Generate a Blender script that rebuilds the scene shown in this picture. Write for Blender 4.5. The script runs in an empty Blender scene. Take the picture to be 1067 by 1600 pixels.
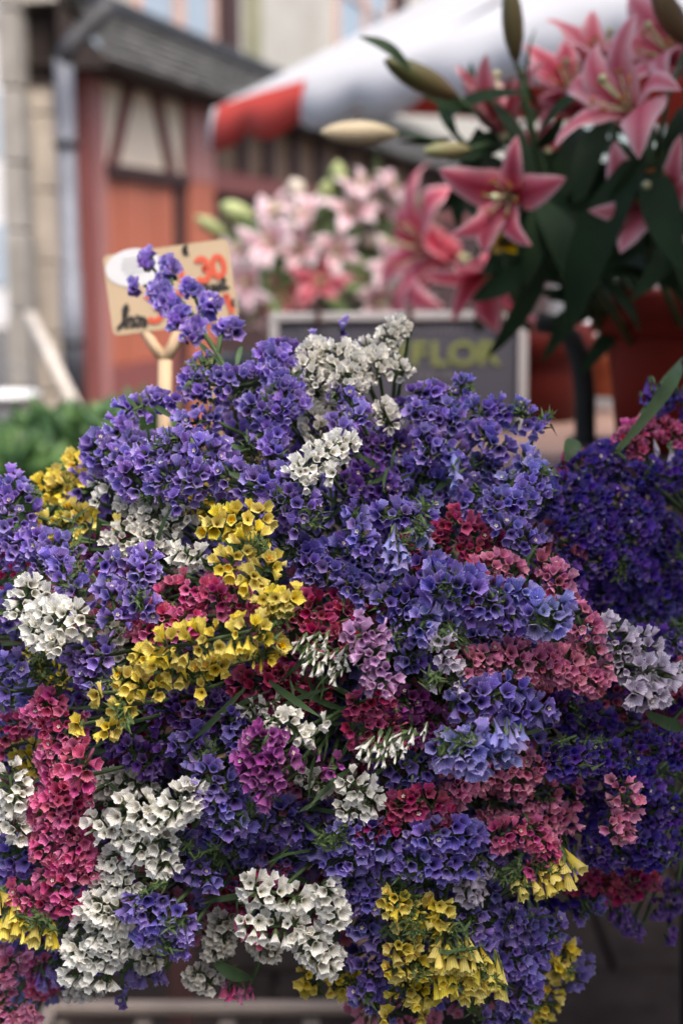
import bpy, math, random
from mathutils import Vector, Matrix, Quaternion, noise as mnoise
random.seed(11)
R = math.radians
SC = bpy.context.scene
COL = SC.collection
# ------------------------------------------------------------------ camera, sky, sun, exposure
FPX = 1067 * 50 / 24.0
PITCH = R(10)
CAM = Vector((0, 0, 1.55))
cd = bpy.data.cameras.new('camera'); cam = bpy.data.objects.new('camera', cd); COL.objects.link(cam)
cam.location = CAM; cam.rotation_euler = (R(90) - PITCH, 0, 0)
cd.sensor_fit = 'HORIZONTAL'; cd.sensor_width = 24; cd.lens = 50; cd.clip_start = .02; cd.clip_end = 400
cd.dof.use_dof = True; cd.dof.focus_distance = .885; cd.dof.aperture_fstop = 4.6
SC.camera = cam
SUN_EL, SUN_AZ = R(60), R(152)      # azimuth clockwise from +Y: behind the camera, to the right
w = bpy.data.worlds.new('World'); SC.world = w; w.use_nodes = True
nt = w.node_tree; bg = nt.nodes['Background']
sky = nt.nodes.new('ShaderNodeTexSky'); sky.sky_type = 'NISHITA'; sky.sun_disc = False
sky.sun_elevation = SUN_EL; sky.sun_rotation = SUN_AZ; sky.air_density = 1.0; sky.dust_density = 5.0; sky.ozone_density = .6
nt.links.new(sky.outputs[0], bg.inputs[0]); bg.inputs[1].default_value = .13
sl = bpy.data.lights.new('sun', 'SUN'); sl.energy = 1.0; sl.angle = R(30); sl.color = (1, .95, .88)
so = bpy.data.objects.new('sun', sl); COL.objects.link(so); so.location = (3, -6, 9)
sd = Vector((math.sin(SUN_AZ) * math.cos(SUN_EL), math.cos(SUN_AZ) * math.cos(SUN_EL), math.sin(SUN_EL)))
so.rotation_euler = (-sd).to_track_quat('-Z', 'Y').to_euler()
SC.view_settings.view_transform = 'Standard'; SC.view_settings.look = 'None'
SC.view_settings.exposure = 1.22; SC.view_settings.gamma = 1; SC.view_settings.use_curve_mapping = False
SC.cycles.max_bounces = 6; SC.cycles.transmission_bounces = 4; SC.cycles.diffuse_bounces = 4
SC.cycles.use_denoising = True; SC.cycles.caustics_reflective = False; SC.cycles.caustics_refractive = False

FW = Vector((0, math.cos(PITCH), -math.sin(PITCH))); UP = Vector((0, math.sin(PITCH), math.cos(PITCH))); RT = Vector((1, 0, 0))
def ray(px, py): return FW + (px - 533.5) / FPX * RT - (py - 800) / FPX * UP
def at(px, py, d): return CAM + d * ray(px, py)
def vdir(r, u, t): return (RT * r + UP * u - FW * t).normalized()
def rnd(a=1.0): return random.uniform(-a, a)

# ------------------------------------------------------------------ mesh helpers
class MB:
    def __init__(s): s.v = []; s.f = []; s.m = []; s.uv = []; s.has = False; s.sm = []
    def face(s, idx, m=0, uv=None, smooth=False):
        s.f.append(tuple(idx)); s.m.append(m); s.uv.append(uv); s.sm.append(smooth)
        if uv: s.has = True
    def add(s, vs):
        b = len(s.v); s.v += [tuple(p) for p in vs]; return b
    def box(s, c, d, rot=None, m=0, bev=0):
        c = Vector(c); x, y, z = d[0] / 2, d[1] / 2, d[2] / 2
        if bev > 0:
            pr = []
            for zz, ins in ((-z, bev), (-z + bev, 0), (z - bev, 0), (z, bev)):
                for sx, sy in ((-1, -1), (1, -1), (1, 1), (-1, 1)): pr.append(Vector((sx * (x - ins), sy * (y - ins), zz)))
            if rot: pr = [rot @ p for p in pr]
            b = s.add([p + c for p in pr])
            s.face((b + 3, b + 2, b + 1, b), m); s.face((b + 12, b + 13, b + 14, b + 15), m)
            for k in range(3):
                for i in range(4):
                    j = (i + 1) % 4; s.face((b + k * 4 + i, b + k * 4 + j, b + k * 4 + 4 + j, b + k * 4 + 4 + i), m)
            return
        pr = [Vector((sx * x, sy * y, sz * z)) for sz in (-1, 1) for sx, sy in ((-1, -1), (1, -1), (1, 1), (-1, 1))]
        if rot: pr = [rot @ p for p in pr]
        b = s.add([p + c for p in pr])
        for q in ((3, 2, 1, 0), (4, 5, 6, 7), (0, 1, 5, 4), (1, 2, 6, 5), (2, 3, 7, 6), (3, 0, 4, 7)): s.face([b + i for i in q], m)
    def hexa(s, p8, m=0):
        b = s.add(p8)
        for q in ((3, 2, 1, 0), (4, 5, 6, 7), (0, 1, 5, 4), (1, 2, 6, 5), (2, 3, 7, 6), (3, 0, 4, 7)): s.face([b + i for i in q], m)
    def tube(s, pts, rad, n=6, m=0, caps=True):
        pts = [Vector(p) for p in pts]
        if not hasattr(rad, '__len__'): rad = [rad] * len(pts)
        prev = None; rings = []
        for i, p in enumerate(pts):
            t = (pts[min(i + 1, len(pts) - 1)] - pts[max(i - 1, 0)]).normalized()
            if prev is None:
                a = t.orthogonal().normalized()
            else:
                a = (prev - t * prev.dot(t)); a = a.normalized() if a.length > 1e-6 else t.orthogonal().normalized()
            prev = a; bb = t.cross(a)
            rings.append(s.add([p + rad[i] * (math.cos(2 * math.pi * k / n) * a + math.sin(2 * math.pi * k / n) * bb) for k in range(n)]))
        for i in range(len(rings) - 1):
            for k in range(n):
                j = (k + 1) % n; s.face((rings[i] + k, rings[i] + j, rings[i + 1] + j, rings[i + 1] + k), m, None, True)
        if caps:
            s.face([rings[0] + k for k in reversed(range(n))], m); s.face([rings[-1] + k for k in range(n)], m)
    def lathe(s, prof, c=(0, 0, 0), n=24, m=0, rot=None):
        c = Vector(c); rings = []
        for r, z in prof:
            ps = [Vector((r * math.cos(2 * math.pi * k / n), r * math.sin(2 * math.pi * k / n), z)) for k in range(n)]
            if rot: ps = [rot @ p for p in ps]
            rings.append(s.add([p + c for p in ps]))
        for i in range(len(rings) - 1):
            for k in range(n):
                j = (k + 1) % n; s.face((rings[i] + k, rings[i] + j, rings[i + 1] + j, rings[i + 1] + k), m, None, True)
    def mesh(s, name, mats):
        me = bpy.data.meshes.new(name); me.from_pydata(s.v, [], s.f)
        for mm in (mats if isinstance(mats, (list, tuple)) else [mats]): me.materials.append(mm)
        me.polygons.foreach_set('material_index', s.m); me.polygons.foreach_set('use_smooth', s.sm)
        if s.has:
            uvl = me.uv_layers.new(name='UVMap'); flat = []
            for f, uv in zip(s.f, s.uv):
                if uv is None: flat += [0.0, 0.3] * len(f)
                else:
                    for q in uv: flat += [q[0], q[1]]
            uvl.data.foreach_set('uv', flat)
        me.update(); return me
    def build(s, name, mats, parent=None, loc=None):
        return link(name, s.mesh(name, mats), parent, loc)
def origin(o):
    v = Vector((0, 0, 0))
    while o is not None: v += o.location; o = o.parent
    return v
def link(name, me, parent=None, loc=None):
    """mesh built in world coordinates (loc None) or local ones placed at world loc"""
    o = bpy.data.objects.new(name, me); COL.objects.link(o)
    base = origin(parent) if parent else Vector((0, 0, 0))
    if parent: o.parent = parent
    o.location = (loc - base) if loc is not None else -base
    return o
def thing(name, loc, label, cat, group=None):
    o = bpy.data.objects.new(name, None); o.empty_display_size = .05; COL.objects.link(o); o.location = loc
    o['label'] = label; o['category'] = cat
    if group: o['group'] = group
    return o
def tag(o, label, cat, group=None):
    o['label'] = label; o['category'] = cat
    if group: o['group'] = group
    return o

# ------------------------------------------------------------------ materials
def lin(h):
    c = [int(h[i:i + 2], 16) / 255 for i in (0, 2, 4)]
    return tuple((x / 12.92 if x <= .04045 else ((x + .055) / 1.055) ** 2.4) for x in c) + (1,)
def mat(name, col, rough=.6, var=.15, scale=8, bump=0, metal=0, spec=.4, col2=None, stretch=None, trans=0):
    m = bpy.data.materials.new(name); m.use_nodes = True; t = m.node_tree; n = t.nodes; L = t.links
    b = n['Principled BSDF']; b.inputs['Roughness'].default_value = rough; b.inputs['Metallic'].default_value = metal
    b.inputs['Specular IOR Level'].default_value = spec
    col = tuple(col)[:3]
    tc = n.new('ShaderNodeTexCoord'); mp = n.new('ShaderNodeMapping'); L.new(tc.outputs['Object'], mp.inputs[0])
    if stretch: mp.inputs['Scale'].default_value = stretch
    no = n.new('ShaderNodeTexNoise'); no.inputs['Scale'].default_value = scale; no.inputs['Detail'].default_value = 6
    L.new(mp.outputs[0], no.inputs[0])
    rp = n.new('ShaderNodeValToRGB'); L.new(no.outputs[0], rp.inputs[0])
    c2 = col2[:3] if col2 else tuple(min(1, x * (1 + var)) for x in col)
    c1 = col if col2 else tuple(x * (1 - var) for x in col)
    rp.color_ramp.elements[0].position = .3; rp.color_ramp.elements[1].position = .7
    rp.color_ramp.elements[0].color = c1 + (1,); rp.color_ramp.elements[1].color = c2 + (1,)
    L.new(rp.outputs[0], b.inputs['Base Color'])
    if bump:
        bp = n.new('ShaderNodeBump'); bp.inputs['Strength'].default_value = bump; bp.inputs['Distance'].default_value = .01
        L.new(no.outputs[0], bp.inputs['Height']); L.new(bp.outputs[0], b.inputs['Normal'])
    if trans:
        tr = n.new('ShaderNodeBsdfTranslucent'); L.new(rp.outputs[0], tr.inputs[0])
        mx = n.new('ShaderNodeMixShader'); mx.inputs[0].default_value = trans
        L.new(b.outputs[0], mx.inputs[1]); L.new(tr.outputs[0], mx.inputs[2]); L.new(mx.outputs[0], n['Material Output'].inputs[0])
    return m

def petal_mat(name, throat, body, rim, trans=.35, hue=.02, val=.18, veins=.30, rough=.65):
    """papery flower skin: colours run from the throat (v=0) to the rim (v=1), veins along u"""
    m = bpy.data.materials.new(name); m.use_nodes = True; t = m.node_tree; n = t.nodes; L = t.links
    b = n['Principled BSDF']; b.inputs['Roughness'].default_value = rough; b.inputs['Specular IOR Level'].default_value = .15
    uv = n.new('ShaderNodeUVMap'); sep = n.new('ShaderNodeSeparateXYZ'); L.new(uv.outputs[0], sep.inputs[0])
    rp = n.new('ShaderNodeValToRGB'); L.new(sep.outputs[1], rp.inputs[0]); e = rp.color_ramp.elements
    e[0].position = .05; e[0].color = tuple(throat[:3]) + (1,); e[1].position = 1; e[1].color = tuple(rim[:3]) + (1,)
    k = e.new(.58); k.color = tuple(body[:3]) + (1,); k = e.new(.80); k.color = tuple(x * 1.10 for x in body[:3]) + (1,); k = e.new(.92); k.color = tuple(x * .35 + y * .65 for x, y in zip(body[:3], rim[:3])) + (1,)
    wv = n.new('ShaderNodeMath'); wv.operation = 'MULTIPLY'; L.new(sep.outputs[0], wv.inputs[0]); wv.inputs[1].default_value = 2 * math.pi * 15
    sn = n.new('ShaderNodeMath'); sn.operation = 'SINE'; L.new(wv.outputs[0], sn.inputs[0])
    vm = n.new('ShaderNodeMath'); vm.operation = 'MULTIPLY_ADD'; L.new(sn.outputs[0], vm.inputs[0]); vm.inputs[1].default_value = veins * .5; vm.inputs[2].default_value = 1
    oi = n.new('ShaderNodeObjectInfo'); tc = n.new('ShaderNodeTexCoord')
    hs = n.new('ShaderNodeHueSaturation'); L.new(rp.outputs[0], hs.inputs['Color'])
    mr = n.new('ShaderNodeMapRange'); L.new(oi.outputs['Random'], mr.inputs[0]); mr.inputs[3].default_value = .5 - hue; mr.inputs[4].default_value = .5 + hue
    L.new(mr.outputs[0], hs.inputs['Hue'])
    mu = n.new('ShaderNodeMath'); mu.operation = 'MULTIPLY'; L.new(oi.outputs['Random'], mu.inputs[0]); mu.inputs[1].default_value = 7.31
    fr = n.new('ShaderNodeMath'); fr.operation = 'FRACT'; L.new(mu.outputs[0], fr.inputs[0])
    m2 = n.new('ShaderNodeMapRange'); L.new(fr.outputs[0], m2.inputs[0]); m2.inputs[3].default_value = 1 - val; m2.inputs[4].default_value = 1 + val
    nz = n.new('ShaderNodeTexNoise'); nz.noise_dimensions = '4D'; nz.inputs['Scale'].default_value = 5; nz.inputs['Detail'].default_value = 3; L.new(uv.outputs[0], nz.inputs['Vector'])
    wz = n.new('ShaderNodeMath'); wz.operation = 'MULTIPLY'; L.new(oi.outputs['Random'], wz.inputs[0]); wz.inputs[1].default_value = 50; L.new(wz.outputs[0], nz.inputs['W'])
    vz = n.new('ShaderNodeMath'); vz.operation = 'MULTIPLY_ADD'; L.new(nz.outputs[0], vz.inputs[0]); vz.inputs[1].default_value = .7 if veins else 0; vz.inputs[2].default_value = .66 if veins else 1
    vy = n.new('ShaderNodeMath'); vy.operation = 'MULTIPLY'; L.new(vz.outputs[0], vy.inputs[0]); L.new(vm.outputs[0], vy.inputs[1])
    mm = n.new('ShaderNodeMath'); mm.operation = 'MULTIPLY'; L.new(m2.outputs[0], mm.inputs[0]); L.new(vy.outputs[0], mm.inputs[1])
    L.new(mm.outputs[0], hs.inputs['Value'])
    m3 = n.new('ShaderNodeMath'); m3.operation = 'MULTIPLY'; L.new(oi.outputs['Random'], m3.inputs[0]); m3.inputs[1].default_value = 23.7
    f3 = n.new('ShaderNodeMath'); f3.operation = 'FRACT'; L.new(m3.outputs[0], f3.inputs[0])
    m4 = n.new('ShaderNodeMapRange'); L.new(f3.outputs[0], m4.inputs[0]); m4.inputs[3].default_value = .82; m4.inputs[4].default_value = 1.08
    L.new(m4.outputs[0], hs.inputs['Saturation'])
    L.new(hs.outputs[0], b.inputs['Base Color'])
    tr = n.new('ShaderNodeBsdfTranslucent'); L.new(hs.outputs[0], tr.inputs[0])
    mx = n.new('ShaderNodeMixShader'); mx.inputs[0].default_value = trans
    L.new(b.outputs[0], mx.inputs[1]); L.new(tr.outputs[0], mx.inputs[2]); L.new(mx.outputs[0], n['Material Output'].inputs[0])
    return m

FC = {  # throat (own dark tone, deepened for the hollow's shade), body, rim
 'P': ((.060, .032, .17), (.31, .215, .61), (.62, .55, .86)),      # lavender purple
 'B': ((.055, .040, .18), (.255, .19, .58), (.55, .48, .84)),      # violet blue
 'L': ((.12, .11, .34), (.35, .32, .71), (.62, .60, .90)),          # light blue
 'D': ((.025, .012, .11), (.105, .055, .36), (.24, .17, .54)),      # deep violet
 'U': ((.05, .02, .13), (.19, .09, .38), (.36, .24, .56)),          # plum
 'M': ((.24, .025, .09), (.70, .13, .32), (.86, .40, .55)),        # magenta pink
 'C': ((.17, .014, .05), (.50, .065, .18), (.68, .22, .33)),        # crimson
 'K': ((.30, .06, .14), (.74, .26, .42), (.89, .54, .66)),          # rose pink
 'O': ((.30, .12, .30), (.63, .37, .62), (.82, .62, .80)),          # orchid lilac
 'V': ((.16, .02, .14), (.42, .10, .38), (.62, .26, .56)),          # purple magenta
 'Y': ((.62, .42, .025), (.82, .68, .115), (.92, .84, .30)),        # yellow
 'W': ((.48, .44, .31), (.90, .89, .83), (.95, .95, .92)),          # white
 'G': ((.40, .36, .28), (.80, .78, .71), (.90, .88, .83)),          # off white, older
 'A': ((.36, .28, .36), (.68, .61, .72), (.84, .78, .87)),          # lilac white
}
WORD = {'P': 'lavender purple', 'B': 'violet blue', 'L': 'light blue', 'D': 'deep violet', 'U': 'plum purple', 'M': 'magenta pink', 'C': 'crimson', 'K': 'rose pink',
        'O': 'orchid lilac', 'V': 'purple magenta', 'Y': 'yellow', 'W': 'white', 'G': 'off white', 'A': 'lilac white'}
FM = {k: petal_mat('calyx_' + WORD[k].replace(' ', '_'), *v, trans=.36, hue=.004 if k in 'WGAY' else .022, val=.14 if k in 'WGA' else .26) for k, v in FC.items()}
M_bract = mat('bract_green', (.085, .135, .045), .7, .35, 300)
M_stem = mat('statice_stem_green', (.055, .095, .032), .65, .3, 60)
M_leaf = mat('statice_leaf_green', (.050, .095, .035), .6, .35, 40, trans=.15)
M_corw = petal_mat('corolla_cream', (.62, .50, .25), (.84, .80, .70), (.90, .88, .82), veins=0, hue=.003)
M_cory = petal_mat('corolla_yellow', (.75, .36, .01), (.86, .56, .02), (.90, .66, .06), veins=0, hue=.003)

# ------------------------------------------------------------------ statice florets
def floret_mb(kind, rs):
    """one papery calyx, opening towards +Z, rim about 1 cm wide, with green bracts round its foot"""
    b = MB(); rr = random.Random(rs); NS = 20 if kind != 'bud' else 8
    if kind == 'open': prof = [(.07, -1.0), (.12, -.62), (.24, -.28), (.37, .04), (.48, .27), (.52, .33)]
    elif kind == 'wide': prof = [(.07, -.95), (.12, -.55), (.26, -.26), (.44, -.01), (.57, .15), (.60, .19)]
    elif kind == 'cup': prof = [(.07, -1.05), (.14, -.62), (.28, -.28), (.38, .05), (.43, .30), (.45, .37)]
    elif kind == 'half': prof = [(.07, -1.1), (.11, -.6), (.16, -.2), (.22, .08), (.31, .25)]
    else: prof = [(.06, -1.1), (.09, -.5), (.12, -.1), (.11, .15), (.03, .28)]
    ph = rr.uniform(0, 6.28); lob = [rr.uniform(.7, 1.25) for _ in range(5)]; ruf = [rr.uniform(-1, 1) for _ in range(NS)]
    ex, ey = rr.uniform(.62, 1.12), rr.uniform(.85, 1.12); slant = rr.uniform(-.16, .16)
    NR = len(prof)
    for i, (r, z) in enumerate(prof):
        w = (i / (NR - 1)) ** 1.8; ring = []
        for k in range(NS):
            a = 2 * math.pi * k / NS + ph
            q = (k * 5 / NS) % 1; l = lob[int(k * 5 / NS) % 5]
            pent = .81 / math.cos((q - .5) * 2 * math.pi / 5)          # straight sided pentagon, corners at the pleats
            tip = 1 - abs(2 * q - 1) + .35 * math.cos(4 * math.pi * 2 * q)                                   # 1 in the middle of a side, 0 at a corner
            if kind == 'bud': dr, dz = 1, 0
            else:
                dr = 1 + w * (pent * 1.05 - 1 + .07 * ruf[k] + .10 * (l - 1)); dz = w * (.075 * ruf[(k * 4) % NS] - .10 * tip * l + .05)
            ring.append((r * dr * math.cos(a) * ex, r * dr * math.sin(a) * ey, z + dz + w * slant * math.cos(a)))
        b.add(ring)
    for i in range(NR - 1):
        v0, v1 = i / (NR - 1), (i + 1) / (NR - 1)
        for k in range(NS):
            j = (k + 1) % NS; u0, u1 = k / NS, (k + 1) / NS
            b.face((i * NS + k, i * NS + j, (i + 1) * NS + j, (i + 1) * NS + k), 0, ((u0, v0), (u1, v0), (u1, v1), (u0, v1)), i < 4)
    for k in range(3):                                            # bracts
        a = 2.1 * k + rr.uniform(0, 1); ca, sa = math.cos(a), math.sin(a); wd = .16
        p = [Vector((ca * .04, sa * .04, -1.15)), Vector((ca * .2 - sa * wd, sa * .2 + ca * wd, -.78)), Vector((ca * .27, sa * .27, -.35 + rr.uniform(-.1, .15))), Vector((ca * .2 + sa * wd, sa * .2 - ca * wd, -.78))]
        q = b.add(p); b.face((q, q + 1, q + 2, q + 3), 1)
    b.v = [(x * .01, y * .01, z * .01) for x, y, z in b.v]
    return b
KINDS = {'open': 12, 'wide': 8, 'cup': 8, 'half': 5, 'bud': 3}
BASE = {k: [floret_mb(k, hash_i * 17 + len(k)) for hash_i in range(n)] for k, n in KINDS.items()}
FMESH = {}
def fmesh(c, k, i):
    key = (c, k, i)
    if key not in FMESH: FMESH[key] = BASE[k][i].mesh('floret_' + WORD[c].replace(' ', '_'), [FM[c], M_bract])
    return FMESH[key]
def corolla_mesh(m, s):
    b = MB(); n = 10
    prof = [(.035, -.35, 0), (.06, -.05, .4), (.17, .06, 1)]
    for r, z, v in prof:
        b.add([(s * .01 * r * (1 + (.28 * math.cos(k * math.pi) if v == 1 else 0)) * math.cos(2 * math.pi * k / n), s * .01 * r * (1 + (.28 * math.cos(k * math.pi) if v == 1 else 0)) * math.sin(2 * math.pi * k / n), s * .01 * z) for k in range(n)])
    for i in range(2):
        for k in range(n):
            j = (k + 1) % n
            b.face((i * n + k, i * n + j, i * n + n + j, i * n + n + k), 0, ((0, prof[i][2]), (0, prof[i][2]), (0, prof[i + 1][2]), (0, prof[i + 1][2])), True)
    q = b.add([(0, 0, s * .0012)] + [(s * .0006 * math.cos(k * 1.257), s * .0006 * math.sin(k * 1.257), 0) for k in range(5)])
    for k in range(5): b.face((q, q + 1 + k, q + 1 + (k + 1) % 5), 0, ((0, .1),) * 3)
    return b.mesh('corolla', [m])
CORW = corolla_mesh(M_corw, 1.05); CORY = corolla_mesh(M_cory, 1.5)

def heapD(px, py):
    return .862 + .085 * ((px - 470) / 560) ** 2 + .155 * max(0, (1020 - py) / 500) ** 1.5 + .085 * max(0, (py - 1020) / 580) ** 2
def resample(pts, step):
    out = [pts[0]]
    for a, b in zip(pts, pts[1:]):
        n = max(1, int((b - a).length / step)); out += [a.lerp(b, (i + 1) / n) for i in range(n)]
    return out
NFL = 0; FRONT = []
def sprig_points(spines, dz, sp, face, kw, rr, col=''):
    """floret seats on the outer half of a lumpy sleeve round each spine: (rim position, direction)"""
    seats = []
    for sp_i in spines:
        pts2, wpx = sp_i
        P = [at(x, y, heapD(x, y) + dz) for x, y in pts2]
        rad = wpx / 2 / FPX * (heapD(*pts2[0]) + dz)
        rad = max(rad, .004)
        if len(P) == 1: P = [P[0] - RT * .001, P[0] + RT * .001]
        L = sum((b - a).length for a, b in zip(P, P[1:]))
        ntry = int((L + 2 * rad) * rad * 3.0 / (sp * sp) * 9) + 12
        acc = []; p_off = Vector((rr.uniform(0, 50), rr.uniform(0, 50), 0))
        seg = resample(P, .002)
        for _ in range(ntry):
            i = rr.randrange(len(seg)); c = seg[i]
            t = (seg[min(i + 1, len(seg) - 1)] - seg[max(0, i - 1)]).normalized()
            nf = -FW; nf = (nf - t * nf.dot(t)); nf = nf.normalized() if nf.length > .01 else -FW
            sd_ = t.cross(nf)
            ph = rr.uniform(-1.75, 1.75); cap = 0
            ends = (0 if i > 1 else -1) + (0 if i < len(seg) - 2 else 1)
            radial = math.cos(ph) * nf + math.sin(ph) * sd_
            if ends: radial = (radial + t * ends * rr.uniform(0, 1.6)).normalized()
            if len(seg) > 4 and wpx > 30 and mnoise.noise(p_off + c * 95 + radial * 1.3) > (.10 if col == 'Y' else .20): continue
            rv = rad * (rr.uniform(.82, 1.06) + .42 * mnoise.noise(c * 75 + radial * .9))
            p = c + radial * rv
            if any((p - q).length < sp * rr.uniform(.85, 1.15) for q, _ in acc): continue
            acc.append((p, radial))
        for p, radial in acc:
            d = (radial * (1 - kw) + face * kw + Vector((rnd(), rnd(), rnd())) * .28).normalized()
            seats.append((p, d))
    return seats
ANCH = {'main': at(700, 1010, 1.30), 'right': at(1215, 980, 1.30), 'left': at(-130, 1080, 1.32)}
def sprig(c, spines, label, dz=0, w=None, f=(0, .12, 1), k=.32, bud=.08, cor=.11, s=.90, sp=.0068, ln=1.0, st=None, lf=(), anchor='main', group='statice sprigs in the heap', stuff=False):
    """one cut stem of statice with its florets"""
    global NFL
    dz = dz * 1.5 if not stuff else dz
    rr = random.Random(int(spines[0][0][0][0] * 13 + spines[0][0][0][1] * 7))
    face = vdir(*f)
    s = s * (.84 if c in 'PBL' else .71 if c in 'YWG' else .76)
    seats = sprig_points(spines, dz, sp * s, face, k, rr, c)
    cen = sum((p for p, _ in seats), Vector()) / max(1, len(seats))
    A = ANCH[anchor] + Vector((rr.uniform(-.07, .07), rr.uniform(-.05, .05), rr.uniform(-.05, .05)))
    if not stuff: FRONT.append((spines[0][0][len(spines[0][0]) // 2], label))
    root = thing('statice_sprig', A, label, 'flower sprig', group)
    # stem and its branches, one mesh
    b = MB()
    fork = cen + (A - cen) * .30 + FW * .015
    if st:
        for pl in st:
            P = [at(x, y, heapD(x, y) + dz + .004) for x, y in pl]; P[0] = P[0] - FW * 0
            b.tube(P, [.0019] * (len(P) - 1) + [.0012], 6)
        fork = at(*st[0][0], heapD(*st[0][0]) + dz + .004)
    else:
        for pts2, wpx in spines:
            P = [at(x, y, heapD(x, y) + dz) + FW * .002 for x, y in pts2]
            mid = P[len(P) // 2]
            b.tube([fork, (fork + mid) / 2 + FW * .006, mid], [.0019, .0016, .0013], 5)
            if len(P) > 1: b.tube(P, .0013, 5)
    b.tube([A, (A + fork) / 2 + UP * .012, fork], [.0025, .0022, .0019], 6)
    b.build('stem', M_stem, root)
    rootloc = root.location.copy()
    if stuff:
        j = MB()
    for p, d in seats:
        kinds = rr.random()
        kd = 'bud' if kinds < bud * .6 else 'half' if kinds < bud * 1.6 else rr.choices(('open', 'wide', 'cup'), (5, 3, 3))[0]
        i = rr.randrange(KINDS[kd])
        q = Vector((0, 0, 1)).rotation_difference(d) @ Quaternion((0, 0, 1), rr.uniform(0, 6.28))
        sc = s * rr.uniform(.78, 1.18)
        if stuff:
            src = BASE[kd][i]; off = len(j.v); M3 = q.to_matrix()
            j.v += [tuple(p + M3 @ (Vector(v) * sc)) for v in src.v]
            for ff, mm_, uu, ss in zip(src.f, src.m, src.uv, src.sm): j.face([x + off for x in ff], mm_, uu, ss)
            continue
        o = bpy.data.objects.new('floret', fmesh(c, kd, i)); COL.objects.link(o); o.parent = root
        o.location = p - rootloc; o.rotation_mode = 'QUATERNION'; o.rotation_quaternion = q
        o.scale = (sc * rr.uniform(.86, 1.08), sc * rr.uniform(.86, 1.08), sc * ln)
        NFL += 1
        if kd in ('open', 'wide') and rr.random() < cor:
            co = bpy.data.objects.new('corolla', CORY if c == 'Y' else CORW); COL.objects.link(co); co.parent = o
            co.location = (0, 0, .0003 if kd == 'open' else -.0005)
    if stuff:
        o = j.build('florets', [FM[c], M_bract], root); o['kind'] = 'stuff'
    if not stuff and c in 'PBLDYA' and len(seats) > 14 and not st:
        for _ in range(2):
            p_, d_ = rr.choice(seats); q_ = p_ - d_ * .003; tuft_mb(q_, q_ - d_ * .004 + Vector((rnd(), rnd(), rnd())) * .012, .015, rr).build('bract_tuft', M_bract, root)
    for x0, y0, x1, y1, wl, dd in lf:
        a_, b_ = at(x0, y0, heapD(x0, y0) + dz + dd), at(x1, y1, heapD(x1, y1) + dz + dd)
        if wl >= 34 or wl <= 20: leaf_mb(a_, b_, wl * .62 / FPX * .9, -FW, .18).build('leaf', M_leaf, root)
        else: tuft_mb(a_, b_, wl / FPX * .9, rr).build('bract_tuft', M_bract, root)
    return root
def tuft_mb(a, b_, wid, rr):
    """hairy green bracts crowded along a stalk from a to b"""
    b = MB()
    for i in range(44):
        c = a.lerp(b_, rr.random()) + Vector((rnd(), rnd(), rnd())) * wid * .28
        d = (Vector((rnd(), rnd(), rnd())) + UP * .2 - FW * .5).normalized() * wid * rr.uniform(.35, .7); sd_ = d.cross(Vector((rnd(), rnd(), rnd()))).normalized() * wid * .075
        q = b.add([c - sd_, c + d * .5 + FW * .0004, c + d, c + sd_]); b.face((q, q + 1, q + 2)); b.face((q, q + 2, q + 3))
    b.tube([a, b_], wid * .10, 5); return b
def leaf_mb(a, b_, wid, nrm, bend=.15, n=7, fold=.25):
    """lance-shaped leaf from a to b, facing nrm, arched, folded along its midrib"""
    b = MB(); ax = b_ - a; L = ax.length; t = ax.normalized(); nrm = (nrm - t * nrm.dot(t)).normalized(); sd_ = t.cross(nrm)
    for i in range(n + 1):
        v = i / n; w = wid * .5 * (math.sin(math.pi * min(1, v * .93 + .07)) ** .8) + wid * .03
        c = a + ax * v + nrm * bend * L * math.sin(math.pi * v)
        b.add([c - sd_ * w + nrm * w * fold, c, c + sd_ * w + nrm * w * fold])
    for i in range(n):
        for k in range(2):
            q = i * 3 + k; b.face((q, q + 1, q + 4, q + 3), 0, ((k / 2, i / n), ((k + 1) / 2, i / n), ((k + 1) / 2, (i + 1) / n), (k / 2, (i + 1) / n)), True)
    return b
# ------------------------------------------------------------------ ground, street, house
def struct(o): o['kind'] = 'structure'; return o
M_pave = mat('paving_stone', (.028, .020, .017), .85, .35, 14, .3, spec=.1)
M_joint = mat('joint_sand', (.035, .030, .027), .9, .3, 30)
M_pale = mat('pale_kerb_stone', (.34, .30, .25), .85, .2, 10)
g = MB(); g.box((0, 30, -.26), (160, 160, .5)); struct(g.build('ground', mat('grey_street', (.10, .095, .09), .85, .25, 2, .2)))
gm = MB(); gm.box((0, 6.5, -.005), (9, 13, .008)); pav = struct(gm.build('pavement', M_joint))
rs = random.Random(3)
pm = []
for k in range(4):
    b = MB(); b.box((0, 0, 0), (.478, .358, .05), None, 0, .006); pm.append(b.mesh('paving_slab', M_pave))
cnt = 0
for j in range(-2, 22):
    for i in range(-6, 7):
        X = i * .49 + (.245 if j % 2 else 0) + .1; Y = 1.2 + j * .37
        if abs(X) > .45 * Y + 1.0 or Y > 8.6: continue
        o = link('paving_slab', pm[rs.randrange(4)], pav, Vector((X, Y, .012 + rs.uniform(-.003, .003))))
        o.rotation_euler = (rs.uniform(-.006, .006), rs.uniform(-.006, .006), rs.uniform(-.008, .008)); cnt += 1
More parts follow.
